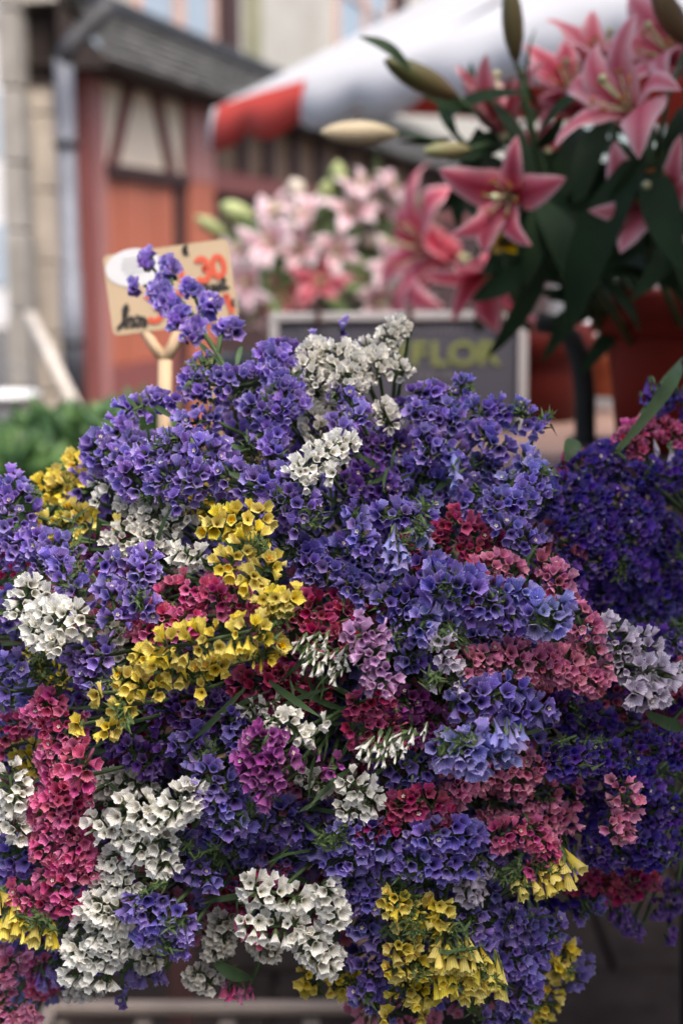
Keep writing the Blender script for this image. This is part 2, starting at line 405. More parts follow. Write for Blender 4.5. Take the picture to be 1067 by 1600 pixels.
# facade frame: s metres along the wall (receding to the right), o metres out of it, z up
FO = Vector((-1.48, 9.02, 0)); FU = Vector((.2588, .9659, 0)); FN = Vector((.9659, -.2588, 0))
def fac(px, py, o=0.0):
    d = ray(px, py); P0 = FO + FN * o; k = (P0 - CAM).dot(FN) / d.dot(FN); p = CAM + k * d
    return (p - FO).dot(FU), p.z
def fpt(s, z, o=0.0): return FO + FU * s + FN * o + Vector((0, 0, z))
FROT = Matrix((FU, FN, Vector((0, 0, 1)))).transposed()
def fbox(b, s0, s1, z0, z1, o0, o1, m=0):
    b.box(fpt((s0 + s1) / 2, (z0 + z1) / 2, (o0 + o1) / 2), (abs(s1 - s0), abs(o1 - o0), abs(z1 - z0)), FROT, m, .006)
def fbar(b, p, q, wd, o0, o1):
    """slanted timber between facade points p and q"""
    a = fpt(p[0], p[1], (o0 + o1) / 2); c = fpt(q[0], q[1], (o0 + o1) / 2); t = (c - a).normalized(); s_ = t.cross(FN)
    rot = Matrix((s_, FN, t)).transposed(); b.box((a + c) / 2, (wd, abs(o1 - o0), (c - a).length), rot)
M_red = mat('red_painted_timber', (.26, .08, .07), .6, .2, 6, .15, stretch=(6, 6, .6))
M_redl = mat('faded_red_timber', (.42, .19, .17), .65, .2, 6, .15, stretch=(6, 6, .6))
M_org = mat('orange_red_boards', (.50, .15, .085), .6, .14, 5, .1, stretch=(8, 8, .5))
M_drk = mat('dark_brown_timber', (.060, .026, .024), .7, .3, 6, .2, stretch=(5, 5, .6))
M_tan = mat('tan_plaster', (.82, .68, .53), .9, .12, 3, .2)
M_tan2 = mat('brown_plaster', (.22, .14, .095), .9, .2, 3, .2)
M_stone = mat('pale_house_stone', (.50, .47, .41), .9, .15, 2, .3, col2=(.62, .60, .54))
M_moss = mat('mossy_stain', (.32, .31, .20), .95, .25, 4)
M_slate = mat('slate', (.16, .155, .15), .6, .35, 9, .25)
M_zinc = mat('zinc', (.20, .21, .24), .6, .2, 6, .05, metal=.4)
M_lead = mat('dark_gutter', (.050, .050, .055), .5, .3, 10)
M_win = mat('pink_window_frame', (.62, .44, .38), .6, .1, 8)
M_glass = mat('window_glass', (.42, .50, .58), .08, .1, 1, spec=.8)
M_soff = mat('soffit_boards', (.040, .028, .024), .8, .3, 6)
house = thing('timbered_house', fpt(0, 0), 'red and cream half timbered house with a slate lean-to roof and stone storey above', 'house')
def part(name, m, fn, parent=house):
    b = MB(); fn(b); return b.build(name, m, parent)
def S_(px, o=0): return fac(px, 408, o)[0]
def Z_(px, py, o=0): return fac(px, py, o)[1]
zr = Z_(225, 272)
OE = .30; OT = .14; ze = Z_(172, 96, OE); s0 = fac(166, 96, OE)[0]; zt = Z_(172, 20, OT); ztop = ze - .02
print('eave', ze, zt, s0, zr)
s_end = S_(128); sA = S_(163); sB = S_(272); sC = S_(288); sD = S_(328)
part('wall', M_drk, lambda b: fbox(b, s_end + .02, 24, .0, ztop, -.10, -.04))
part('corner_post', M_red, lambda b: fbox(b, s_end, S_(143), 0, ztop, -.10, .05))
part('corner_post', M_redl, lambda b: fbox(b, S_(144), sA, 0, ztop, -.03, .03))
part('mid_post', M_drk, lambda b: fbox(b, sB + .02, sC, 0, zr + .02, -.03, .02))
part('door_post', M_org, lambda b: fbox(b, sC + .005, sD, 0, Z_(310, 285), -.03, .045))
part('door_post', M_redl, lambda b: fbox(b, sC + .03, sD, Z_(310, 285) + .002, ztop, -.03, .05))
part('rail', M_drk, lambda b: fbox(b, sA, sC, zr - .05, zr + .035, -.03, .055))
part('plinth_panel', M_red, lambda b: fbox(b, sA + .01, sB, 0, Z_(220, 566), -.03, .02))
dn = 4; dz0 = Z_(220, 566) + .005
for i in range(dn):
    a = sA + .012 + (sB - sA - .01) * i / dn
    part('plank', M_org, lambda b: fbox(b, a, a + (sB - sA - .01) / dn - .012, dz0, zr - .055, -.03, .0 + .006 * (i % 2)))
pz = zr + .036
def panel(b, x0, x1): fbox(b, S_(x0), S_(x1), pz, ztop, -.035, .0)
part('plaster_panel', M_tan, lambda b: panel(b, 165, 287))
M_brc = mat('red_brown_timber', (.15, .045, .040), .7, .25, 6, .2)
part('brace', M_brc, lambda b: fbar(b, fac(171, 266), fac(206, 100), .10, -.02, .03))
part('brace', M_brc, lambda b: fbar(b, fac(266, 275), fac(234, 115), .12, -.02, .03))
# further bays under the eave, darker
zr2 = Z_(420, 292)
part('rail', M_red, lambda b: fbox(b, sD + .01, 20, zr2 - .10, zr2 + .06, -.03, .04))
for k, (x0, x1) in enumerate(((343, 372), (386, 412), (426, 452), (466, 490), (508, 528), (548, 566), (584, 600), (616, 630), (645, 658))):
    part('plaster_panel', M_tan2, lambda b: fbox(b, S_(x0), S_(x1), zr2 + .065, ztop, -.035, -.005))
for x0, x1 in ((374, 384), (414, 424), (454, 464), (492, 506), (530, 546)):
    part('stud', M_drk, lambda b: fbox(b, S_(x0), S_(x1), zr2 + .065, ztop, -.034, .03))
# lean-to roof
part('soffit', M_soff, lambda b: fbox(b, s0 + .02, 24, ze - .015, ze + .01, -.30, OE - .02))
sb = MB(); courses = 7
for c in range(courses):
    f0, f1 = c / courses, (c + 1.25) / courses
    zz0, zz1 = ze + (zt - ze) * f0, ze + (zt - ze) * min(1.03, f1); o0, o1 = OE - (OE - OT) * f0, OE - (OE - OT) * min(1.03, f1)
    s = s0 - (.1 if c % 2 else 0)
    while s < 16:
        wd = .2 + rs.uniform(-.02, .02); lift = rs.uniform(.0, .010); a, e_ = max(s, s0), s + wd - .008; s += wd
        if e_ <= a: continue
        n0 = .022 + lift
        sb.hexa([fpt(a, zz0, o0), fpt(e_, zz0, o0), fpt(e_, zz1, o1), fpt(a, zz1, o1), fpt(a, zz0 + n0, o0 + n0), fpt(e_, zz0 + n0, o0 + n0), fpt(e_, zz1 + .004, o1 + .004), fpt(a, zz1 + .004, o1 + .004)])
sl_o = sb.build('slates', M_slate, house); sl_o['kind'] = 'stuff'
part('ridge_flashing', M_lead, lambda b: fbox(b, s0 - .05, 24, zt + .012, zt + .085, OT - .10, OT + .05))
part('bargeboard', M_soff, lambda b: b.hexa([fpt(s0 - .04, ze - .04, OE), fpt(s0 - .003, ze - .04, OE), fpt(s0 - .003, ze - .04, .02), fpt(s0 - .04, ze - .04, .02), fpt(s0 - .04, ze + .03, OE), fpt(s0 - .003, ze + .03, OE), fpt(s0 - .003, zt + .0, .02), fpt(s0 - .04, zt + .0, .02)]))
# upper stone storey with two windows
OW = OT - .12
part('upper_wall', M_stone, lambda b: fbox(b, s0 - .02, 26, zt + .0, zt + 4.5, OW - .4, OW))
part('stain', M_moss, lambda b: fbox(b, S_(385, OW), S_(412, OW), zt + .12, zt + 3.0, OW + .002, OW + .008))
def window(x0, x1, yb, shut):
    a, e_ = S_(x0, OW), S_(x1, OW); zb = Z_(x0, yb, OW)
    fr = part('window', M_win, lambda b: (fbox(b, a, a + .05, zb, zb + 1.6, OW + .004, OW + .06), fbox(b, e_ - .05, e_, zb, zb + 1.6, OW + .004, OW + .06), fbox(b, (a + e_) / 2 - .06, (a + e_) / 2 + .06, zb, zb + 1.6, OW + .004, OW + .07), fbox(b, a + .052, e_ - .052, zb, zb + .07, OW + .005, OW + .055), fbox(b, a + .052, e_ - .052, zb + .62, zb + .66, OW + .005, OW + .05)))
    for p, q in ((a + .055, (a + e_) / 2 - .065), ((a + e_) / 2 + .065, e_ - .055)):
        part('pane', M_glass, lambda b: fbox(b, p, q, zb + .075, zb + .615, OW + .005, OW + .025), fr)
        part('pane', M_glass, lambda b: fbox(b, p, q, zb + .665, zb + 1.6, OW + .005, OW + .025), fr)
    part('shutter', M_drk, lambda b: fbox(b, e_ + .01, S_(x0 + (x1 - x0) + shut, OW), zb - .05, zb + 1.6, OW + .004, OW + .10))
    part('sill', M_stone, lambda b: fbox(b, a - .05, e_ + .05, zb - .09, zb - .002, OW + .002, OW + .12))
window(216, 334, 62, 26); window(521, 602, 88, 18)
# downpipe
pp = [fpt(s0 + .02, ze + .08, OE + .02), fpt(s0 - .02, ze + .10, OE + .0)]
dpx = [(176, 8, 7.80), (160, 18, 7.78), (112, 66, 7.74), (99, 92, 7.72)]
part('downpipe_elbow', M_lead, lambda b: b.tube([at(x, y, d - .1) for x, y, d in dpx], .052, 10))
ptop = at(99, 84, 7.85); part('downpipe', M_zinc, lambda b: b.tube([Vector((ptop.x, ptop.y, z)) for z in (0, .8, .8, 1.5, 1.5, ptop.z)], [.056, .056, .062, .062, .052, .052], 12))
for z in (1.1, 2.2): part('pipe_bracket', M_lead, lambda b: b.lathe([(.066, -.02), (.072, -.02), (.072, .02), (.066, .02)], (ptop.x, ptop.y, z), 12))
# stone piers left of the pipe
M_blk = mat('grey_granite_block', (.36, .335, .30), .9, .2, 5, .35)
M_blk2 = mat('pale_sandstone_block', (.54, .47, .39), .9, .2, 5, .35)
def pier(x0, x1, d, ytop, h, m, label, wob):
    base = at(x0, 408, d); wid = (x1 - x0) / FPX * d
    base.z = 0
    p = thing('stone_pier', base, label, 'stone pier'); z = 0; k = 0
    ztop_ = ytop
    while z < ztop_:
        hh = min(h * rs.uniform(.85, 1.15), ztop_ - z + .001)
        b = MB(); b.box((wid / 2 + rs.uniform(-wob, wob), .2, z + hh / 2), (wid, .4, hh - .012), None, 0, .012)
        o = b.mesh('stone_block', m); link('stone_block', o, p, base); z += hh
    return p
pier(9, 42, 8.2, 4.6, .42, M_blk, 'tall grey stone pier at the far left edge of the street', .006)
pier(46, 90, 8.45, 2.62, .40, M_blk2, 'sandstone pier with a dark timber bracket, beside the zinc downpipe', .006)
br = thing('timber_bracket', at(65, 100, 8.4), 'dark carved timber bracket on top of the sandstone pier', 'bracket')
b = MB(); c0 = at(65, 78, 8.45); b.box(c0, (.22, .4, .36), None, 0, .02); b.box(c0 + Vector((0, -.03, .22)), (.30, .5, .07), None, 0, .01); b.box(c0 + Vector((0, -.02, -.2)), (.26, .44, .05), None, 0, .01)
b.build('bracket_block', M_soff, br)
b = MB(); b.box(c0 + Vector((-.02, .1, .50)), (.34, .5, .40), None, 0, .02); b.build('corbel_stone', M_blk2, br)
b = MB(); b.box(at(62, 400, 9.0) + Vector((-.02, .3, 0)), (.42, .3, 5.4)); bw = b.build('shadowed_wall', M_blk); tag(bw, 'dark stone wall in the gap behind the two piers', 'wall')
# pale house far down the street
M_farw = mat('pale_render', (.72, .72, .74), .9, .06, 1); M_farr = mat('far_roof', (.3, .32, .36), .8, .1, 1)
def far_house(x, y, wd, hgt, label):
    fh = thing('far_house', Vector((x, y, 0)), label, 'house')
    b = MB(); b.box((x, y, hgt / 2), (wd, 4, hgt)); b.build('wall', M_farw, fh)
    b = MB(); z = hgt + .01; u = wd / 2 + .2
    b.hexa([(x - u, y - 2.2, z), (x + u, y - 2.2, z), (x + u, y + 2.2, z), (x - u, y + 2.2, z), (x - u, y - .2, z + 2), (x + u, y - .2, z + 2), (x + u, y + .2, z + 2), (x - u, y + .2, z + 2)]); b.build('roof', M_farr, fh)
    for zz in (1.0, 4.0):
        for k in range(int(wd // 1.6)):
            b = MB(); b.box((x - wd / 2 + .9 + 1.6 * k, y - 2.02, zz + .7), (.8, .06, 1.4)); b.build('window', M_glass, fh)
far_house(-9.5, 36, 5, 7, 'pale blurred house far down the street at the left edge')
far_house(-15.5, 31, 6.5, 6.4, 'lower pale house at the far end of the street, outside the left edge')
far_house(-22.5, 26, 6.5, 7.2, 'pale corner house far outside the left edge of the view')
# the other side of the street, behind the camera
oh = thing('opposite_house', Vector((0, -14.5, 0)), 'plastered house row across the street, facing the flower stall', 'house')
b = MB(); b.box((0, -15.0, 4.2), (26, 1, 8.4)); b.build('wall', M_stone, oh)
b = MB(); b.hexa([(-13.3, -14.3, 8.41), (13.3, -14.3, 8.41), (13.3, -18, 8.41), (-13.3, -18, 8.41), (-13.3, -16.1, 10.6), (13.3, -16.1, 10.6), (13.3, -16.3, 10.6), (-13.3, -16.3, 10.6)]); b.build('roof', M_slate, oh)
for fl in range(3):
    for k in range(9):
        xx = -11.2 + 2.8 * k; zb_ = .1 if fl == 0 and k % 3 == 1 else 1.0 + 2.7 * fl; ht = 2.3 if fl == 0 and k % 3 == 1 else 1.5
        b = MB(); b.box((xx, -14.47, zb_ + ht / 2), (1.15, .06, ht + .12)); wf = b.build('door' if ht > 2 else 'window', M_redl if ht > 2 else M_win, oh)
        if ht < 2: b = MB(); b.box((xx, -14.432, zb_ + ht / 2), (.95, .012, ht - .1)); b.build('pane', M_glass, wf)
# leaning plank
lp = MB(); pa, pb = at(46, 492, 7.8), at(122, 648, 7.0); lp.tube([pa, pb], .036, 4)
tag(lp.build('leaning_plank', mat('bleached_wood', (.60, .54, .47), .7, .15, 10)), 'pale wooden plank leaning against the stone piers', 'plank')
# white bucket at left edge
M_wht = mat('white_plastic', (.80, .81, .82), .35, .04, 3)
wb = thing('white_bucket', at(12, 690, 4.6), 'white plastic bucket cut by the left edge behind the green plants', 'bucket')
b = MB(); b.lathe([(.0, -.13), (.075, -.13), (.095, .0), (.10, .09), (.108, .09), (.108, .11), (.095, .11), (.090, .0), (.07, -.12), (0, -.12)], at(12, 665, 4.6), 24); b.build('pail', M_wht, wb)
b = MB(); cc = at(12, 665, 4.6); b.tube([cc + Vector((.105 * math.cos(a), -.02, .10 + .10 * math.sin(a))) for a in [math.pi * k / 10 for k in range(11)]], .003, 6); b.build('handle', M_zinc, wb)

# ------------------------------------------------------------------ market parasol over the lilies
M_cw = mat('white_canvas', (.68, .68, .70), .85, .06, 3, trans=.30); M_cr = mat('red_canvas', (.52, .050, .034), .8, .08, 3, trans=.06)
M_steel = mat('grey_parasol_frame', (.12, .12, .135), .45, .15, 10)
def parasol(E0, ED, EI, W_, HE, label, rise=.62):
    cor0 = E0 + Vector((0, 0, HE)); 
    cen = E0 - ED * (W_ / 2) + EI * (W_ / 2) + Vector((0, 0, HE + rise))
    um = thing('market_parasol', Vector((cen.x, cen.y, 0)), label, 'parasol', 'market parasols over the flower stall')
    cr = [E0, E0 - ED * W_, E0 - ED * W_ + EI * W_, E0 + EI * W_]
    cr = [c + Vector((0, 0, HE)) for c in cr]
    reds = [(.025, .30, True), (0, 1, False), (.3, .62, True), (.32, 1.0, True)]
    def lerp(a, b, t): return a + (b - a) * t
    for side in range(4):
        a, bq = cr[side], cr[(side + 1) % 4]
        outw = ((a + bq) / 2 - Vector((cen.x, cen.y, HE))).normalized()
        segs = {0: [(0, .018, 0), (.018, .30, 1), (.30, 1, 0)], 1: [(0, 1, 0)], 2: [(0, 1, 0)], 3: [(0, 1, 1)]}[side]
        for t0, t1, red in segs:
            red_v = red and side == 0; red = red and side == 3
            b = MB(); n = max(2, int((t1 - t0) * 40)); mrows = 8
            # top cloth: sagging between ribs
            for i in range(n + 1):
                t = t0 + (t1 - t0) * i / n
                for k in range(mrows + 1):
                    v = k / mrows; e = lerp(a, bq, t); p = lerp(e, cen, v)
                    sag = -.05 * math.sin(math.pi * v) * (1 - abs(2 * t - 1) ** 2) - .028 * (1 - v) * math.cos(t * math.pi * 2 * 1.0) * 0
                    b.add([p + Vector((0, 0, sag - .012 * (abs(2 * t - 1) ** 6) * (1 - v)))])
            for i in range(n):
                for k in range(mrows):
                    q = i * (mrows + 1) + k; b.face((q, q + mrows + 1, q + mrows + 2, q + 1), 0, None, True)
            b.build('canopy_panel', [M_cr if red else M_cw], um)
            if side == 3: continue
            b = MB(); n2 = max(3, int((t1 - t0) * 70))
            for i in range(n2 + 1):
                t = t0 + (t1 - t0) * i / n2; e = lerp(a, bq, t) + Vector((0, 0, -.012 * abs(2 * t - 1) ** 6))
                wave = abs(math.sin(t * math.pi * 6.5 + .4)); dp = .115 + .04 * wave; fl = .007 * math.sin(t * math.pi * 13)
                b.add([e + outw * .003, e + outw * (.02 + fl * .4) - Vector((0, 0, dp * .5)), e + outw * (.022 + fl) - Vector((0, 0, dp))])
            for i in range(n2):
                for k in range(2):
                    q = i * 3 + k; b.face((q, q + 3, q + 4, q + 1), 0, None, True)
            vo = b.build('valance', [M_cr if red_v else M_cw], um)
            md = vo.modifiers.new('thick', 'SOLIDIFY'); md.thickness = .002
    apex = cen + Vector((0, 0, -.03))
    for i in range(4):
        for tt in (0, .5):
            e = lerp(cr[i], cr[(i + 1) % 4], tt); b = MB(); b.tube([e + Vector((0, 0, -.03)), apex + Vector((0, 0, -.03))], .011, 6); b.build('rib', M_steel, um)
            mid = lerp(e, apex, .5) + Vector((0, 0, -.035)); hub = Vector((cen.x, cen.y, HE + .12)); b = MB(); b.tube([mid, hub], .009, 6); b.build('strut', M_steel, um)
    b = MB(); b.tube([(cen.x, cen.y, 0), (cen.x, cen.y, HE + rise - .02)], .022, 10); b.build('pole', M_steel, um)
    b = MB(); b.lathe([(.03, -.04), (.06, -.04), (.06, .04), (.03, .04)], (cen.x, cen.y, HE + .12), 14); b.build('hub', M_steel, um)
    b = MB(); b.lathe([(.0, 0), (.28, 0), (.28, .06), (.03, .08), (.03, .3)], (cen.x, cen.y, .03), 20); b.build('base', M_steel, um)
parasol(Vector((-.434, 5.0, 0)), Vector((-.444, .896, 0)), Vector((.896, .444, 0)), 2.5, 2.075, 'square red and white market parasol with a scalloped edge over the lilies', .74)
# unseen parasol above the camera, added and placed to keep the heap in soft shade
parasol(Vector((.34, 1.60, 0)), Vector((0, 1, 0)), Vector((1, 0, 0)), 2.3, 2.30, 'unseen second red and white parasol placed to shade the statice heap')

# ------------------------------------------------------------------ lilies
M_lily = {}
def lilymat(name, c0, c1, edge, spots=True):
    m = bpy.data.materials.new(name); m.use_nodes = True; t = m.node_tree; n = t.nodes; L = t.links
    b = n['Principled BSDF']; b.inputs['Roughness'].default_value = .5; b.inputs['Specular IOR Level'].default_value = .25
    uv = n.new('ShaderNodeUVMap'); sp = n.new('ShaderNodeSeparateXYZ'); L.new(uv.outputs[0], sp.inputs[0])
    def math_(op, a, v=None, c=None):
        q = n.new('ShaderNodeMath'); q.operation = op
        for i, x in enumerate((a, v, c)):
            if x is None: continue
            if isinstance(x, (int, float)): q.inputs[i].default_value = x
            else: L.new(x, q.inputs[i])
        return q.outputs[0]
    cx = math_('ABSOLUTE', math_('MULTIPLY_ADD', sp.outputs[0], 2, -1))
    r1 = n.new('ShaderNodeValToRGB'); L.new(math_('ADD', math_('MULTIPLY', cx, .75), math_('MULTIPLY', math_('POWER', sp.outputs[1], 3), .35)), r1.inputs[0])
    e = r1.color_ramp.elements; e[0].color = c0 + (1,); e[0].position = .08; e[1].color = edge + (1,); e[1].position = .86; q = e.new(.5); q.color = c1 + (1,)
    no = n.new('ShaderNodeTexNoise'); no.inputs['Scale'].default_value = 30; tc = n.new('ShaderNodeTexCoord'); L.new(tc.outputs['Object'], no.inputs[0])
    hs = n.new('ShaderNodeHueSaturation'); L.new(r1.outputs[0], hs.inputs['Color']); L.new(math_('MULTIPLY_ADD', no.outputs[0], .4, .8), hs.inputs['Value'])
    out = hs.outputs[0]
    if spots:
        mp = n.new('ShaderNodeMapping'); L.new(uv.outputs[0], mp.inputs[0]); mp.inputs['Scale'].default_value = (7, 16, 1)
        vo = n.new('ShaderNodeTexVoronoi'); vo.inputs['Scale'].default_value = 1; L.new(mp.outputs[0], vo.inputs[0])
        mk = math_('MULTIPLY', math_('LESS_THAN', vo.outputs['Distance'], .26), math_('LESS_THAN', math_('ADD', sp.outputs[1], math_('MULTIPLY', cx, .3)), .55))
        mx = n.new('ShaderNodeMix'); mx.data_type = 'RGBA'; L.new(mk, mx.inputs['Factor']); L.new(out, mx.inputs['A']); mx.inputs['B'].default_value = (.20, .012, .03, 1); out = mx.outputs['Result']
    L.new(out, b.inputs['Base Color']); tr = n.new('ShaderNodeBsdfTranslucent'); L.new(out, tr.inputs[0])
    ms = n.new('ShaderNodeMixShader'); ms.inputs[0].default_value = .3; L.new(b.outputs[0], ms.inputs[1]); L.new(tr.outputs[0], ms.inputs[2]); L.new(ms.outputs[0], n['Material Output'].inputs[0])
    return m
ML = {'deep': lilymat('lily_deep_pink', (.40, .028, .060), (.62, .135, .19), (.78, .44, .46)),
      'mid': lilymat('lily_mid_pink', (.54, .085, .13), (.70, .25, .29), (.80, .50, .51)),
      'pale': lilymat('lily_pale_pink', (.74, .36, .46), (.84, .64, .68), (.88, .82, .82), False)}
M_lilyleaf = mat('lily_leaf', (.020, .042, .018), .6, .3, 14, trans=.1, spec=.15); M_lilystem = mat('lily_stem', (.045, .085, .030), .55, .25, 20)
M_bud = mat('lily_bud_green', (.22, .25, .10), .5, .3, 9, col2=(.34, .27, .14), stretch=(3, 3, 1)); M_budp = mat('lily_bud_pale', (.50, .46, .26), .5, .2, 9, col2=(.58, .42, .30))
M_budd = mat('lily_bud_brown_green', (.075, .085, .025), .5, .3, 9, col2=(.16, .085, .045))
M_anth = mat('anther', (.36, .13, .03), .9, .3, 50); M_fil = mat('filament', (.55, .55, .30), .6, .1, 20)
def petal_mb(L, wd, a0, a1, az, axis, side, tw=0, n=11, mcross=6):
    """petal leaving the throat at a0 from the axis and curling to a1"""
    b = MB(); s_ = side; o_ = axis.cross(s_)
    rad = math.cos(az) * s_ + math.sin(az) * o_; tan = axis.cross(rad)
    p = rad * .08 * L * .2; pts = []
    for i in range(n + 1):
        v = i / n; a = a0 + (a1 - a0) * v ** 1.6; d = math.cos(a) * axis + math.sin(a) * rad; nr = math.cos(a) * rad - math.sin(a) * axis
        lat = tw * wd * math.sin(v * 2.6) ; ww = wd * (math.sin(math.pi * min(1, .10 + .90 * v ** .85)) ** .72) * .5 + .001 * (1 - v)
        if i == n: ww = .0006
        for k in range(mcross + 1):
            u = 2 * k / mcross - 1
            ruf = .075 * wd * math.sin(v * 15 + az * 5 + u * 1.5) * abs(u) ** 2 * min(1, 3 * (1 - v))
            b.add([p + tan * (ww * u + lat) + nr * (-.20 * ww * (1 - u * u) + ruf) - nr * .0])
        p = p + d * (L / n)
    for i in range(n):
        for k in range(mcross):
            q = i * (mcross + 1) + k
            b.face((q, q + 1, q + mcross + 2, q + mcross + 1), 0, ((k / mcross, i / n), ((k + 1) / mcross, i / n), ((k + 1) / mcross, (i + 1) / n), (k / mcross, (i + 1) / n)), True)
    return b
def tuple_q(axis, rad): return axis.cross(rad).to_track_quat('Z', 'Y').to_matrix()
def bloom(parent, c, axis, size, m, roll=0, open_=1.0, seed=1, stamens=True):
    rr = random.Random(seed); axis = axis.normalized(); side = axis.cross(UP + RT * .01).normalized()
    b = MB(); b.tube([c, c + axis * size * .30, c + axis * size * .62 + UP * size * .03], [.0028, .002, .0022], 7); b.lathe([(.004, 0), (.0055, .004), (.0, .009)], c + axis * size * .62 + UP * size * .03, 8, 0, axis.to_track_quat('Z', 'Y').to_matrix())
    b.tube([c - axis * size * .10, c], [.004, .007], 8)
    bl = b.build('bloom', M_fil, parent)
    for k in range(6):
        inner = k % 2
        az = roll + k * math.pi / 3 + rr.uniform(-.2, .2)
        pm_ = petal_mb(size * rr.uniform(.92, 1.05), size * (.43 if inner else .31) * rr.uniform(.88, 1.1), R(18 + 6 * inner) + rr.uniform(-.1, .12), R((122 - 8 * inner) * open_) + rr.uniform(-.5, .65), az, axis, side, rr.uniform(-.55, .55))
        pm_.v = [tuple(Vector(v) + c) for v in pm_.v]; pm_.build('petal', ML[m], bl)
    if stamens:
        for k in range(6):
            az = roll + .5 + k * math.pi / 3; o_ = axis.cross(side); rad = math.cos(az) * side + math.sin(az) * o_
            e = c + axis * size * .52 + rad * size * .20; b = MB(); b.tube([c, c + axis * size * .28 + rad * size * .05, e], [.0014, .0012, .001], 5)
            b.lathe([(.0004, -.006), (.0019, -.003), (.0019, .003), (.0004, .006)], e, 6, 1, (tuple_q(axis, rad))); st_ = b.build('stamen', [M_fil, M_anth], bl)
    return bl
def bud_mb(a, b_, r, n=10):
    b = MB(); prof = [(0, .15), (.12, .55), (.3, .9), (.5, 1), (.7, .9), (.86, .62), (.96, .28), (1, .04)]
    b.tube([a.lerp(b_, t) for t, _ in prof], [r * q for _, q in prof], n); return b
G3_ = 'pink lilies in the far bunch'
def lilystem(label, base, top, group, blooms=(), buds=(), leaves=(), path=None):
    """blooms: (centre, axis, size, colour, roll, open, stamens); buds: (a, b, r, material); leaves: (a, b, width)"""
    t = thing('pink_lily', base, label, 'lily', group)
    b = MB(); pts = [base] + (path or [base.lerp(top, .5) + Vector((0, .01, 0))]) + [top]; b.tube(pts, [.005] * (len(pts) - 1) + [.0035], 8)
    for bl in blooms: b.tube([top.lerp(base, .12), (top + bl[0]) / 2 - UP * .006, bl[0] - bl[1].normalized() * bl[2] * .09], [.003, .0028, .003], 6)
    for bu in buds: b.tube([top.lerp(base, .10), (top + bu[0]) / 2 - UP * .004, bu[0]], [.003, .0025, .003], 6)
    b.build('stem', M_lilystem, t)
    if group.endswith('at right'):
        r4 = random.Random(int(top.x * 1000)); pp_ = resample(pts, .02)
        for k in range(7):
            a_ = pp_[int(len(pp_) * (.56 + .42 * k / 7))] + FW * .02; dv = (RT * r4.uniform(-1, 1) + UP * r4.uniform(-.9, .25) + FW * r4.uniform(-.1, .6)).normalized()
            leaf_mb(a_, a_ + dv * r4.uniform(.07, .12), r4.uniform(.016, .028), (-FW + RT * rnd(.9) + UP * rnd(.5)), .18, 7).build('leaf', M_lilyleaf, t)
    for i, bl in enumerate(blooms): bloom(t, bl[0], bl[1], bl[2], bl[3], bl[4], bl[5], i + int(bl[0].x * 100), bl[6] if len(bl) > 6 else True)
    for bu in buds: bud_mb(*bu[:3]).build('bud', bu[3], t)
    for le in leaves: leaf_mb(le[0], le[1], le[2] * .54, le[3] if len(le) > 3 else (-FW + RT * rnd(.9) + UP * rnd(.5)), .14, 8).build('leaf', M_fleaf if group == G3_ else M_lilyleaf, t)
    return t
LB = at(1058, 500, 1.86)                # mouth of the big red bucket
G1 = 'pink lily stems in the red bucket at right'
d = 1.55
lilystem('deep pink lily bloom facing the viewer low at the centre right, with dark leaves', LB + Vector((-.05, -.02, -.05)), at(838, 300, 1.62), G1,
   blooms=[(at(808, 300, 1.56), vdir(-.46, -.30, .78), .094, 'deep', R(18), .93)],
   leaves=[(at(838, 310, 1.62), at(905, 480, 1.58), .07), (at(850, 330, 1.63), at(760, 560, 1.66), .06), (at(838, 300, 1.63), at(760, 150, 1.66), .035), (at(860, 400, 1.66), at(735, 470, 1.70), .05), (at(842, 300, 1.62), at(820, 450, 1.60), .05)],
   path=[at(930, 440, 1.70), at(860, 340, 1.65)])
lilystem('pink lily turned away above the deep pink one, long brown green bud to its left', LB + Vector((-.06, .02, -.05)), at(790, 205, 1.70), G1,
   blooms=[(at(785, 208, 1.68), vdir(-.12, .93, .15), .100, 'mid', R(10), .42, False)],
   buds=[(at(715, 152, 1.62), at(600, 92, 1.58), .0155, M_budd), (at(735, 232, 1.62), at(660, 236, 1.60), .010, M_bud)],
   leaves=[(at(640, 108, 1.57), at(560, 56, 1.56), .028), (at(790, 215, 1.7), at(700, 250, 1.66), .05), (at(760, 190, 1.7), at(735, 95, 1.72), .022), (at(800, 230, 1.7), at(880, 300, 1.72), .06), (at(740, 175, 1.68), at(660, 150, 1.64), .03), (at(750, 200, 1.7), at(708, 290, 1.7), .05)],
   path=[at(900, 420, 1.75), at(820, 280, 1.72)])
lilystem('lily stem with a pale pointed bud lying level in front of the parasol edge', LB + Vector((-.07, .0, -.05)), at(715, 212, 1.70), G1,
   buds=[(at(622, 208, 1.66), at(500, 206, 1.66), .0145, M_budp)], leaves=[(at(715, 215, 1.7), at(690, 130, 1.72), .03), (at(705, 215, 1.7), at(620, 222, 1.68), .014), (at(735, 240, 1.72), at(690, 330, 1.74), .04)],
   path=[at(880, 430, 1.78), at(760, 270, 1.74)])
lilystem('lily stem with an upright green bud crossing the white parasol top', LB + Vector((-.03, .03, -.05)), at(812, 105, 1.60), G1,
   buds=[(at(806, 98, 1.59), at(796, -30, 1.56), .0125, M_budd)], leaves=[(at(826, 180, 1.62), at(838, 40, 1.66), .008), (at(838, 230, 1.64), at(880, 180, 1.62), .03), (at(840, 215, 1.62), at(962, 118, 1.55), .028)],
   path=[at(900, 420, 1.72), at(842, 250, 1.65), at(822, 165, 1.62)])
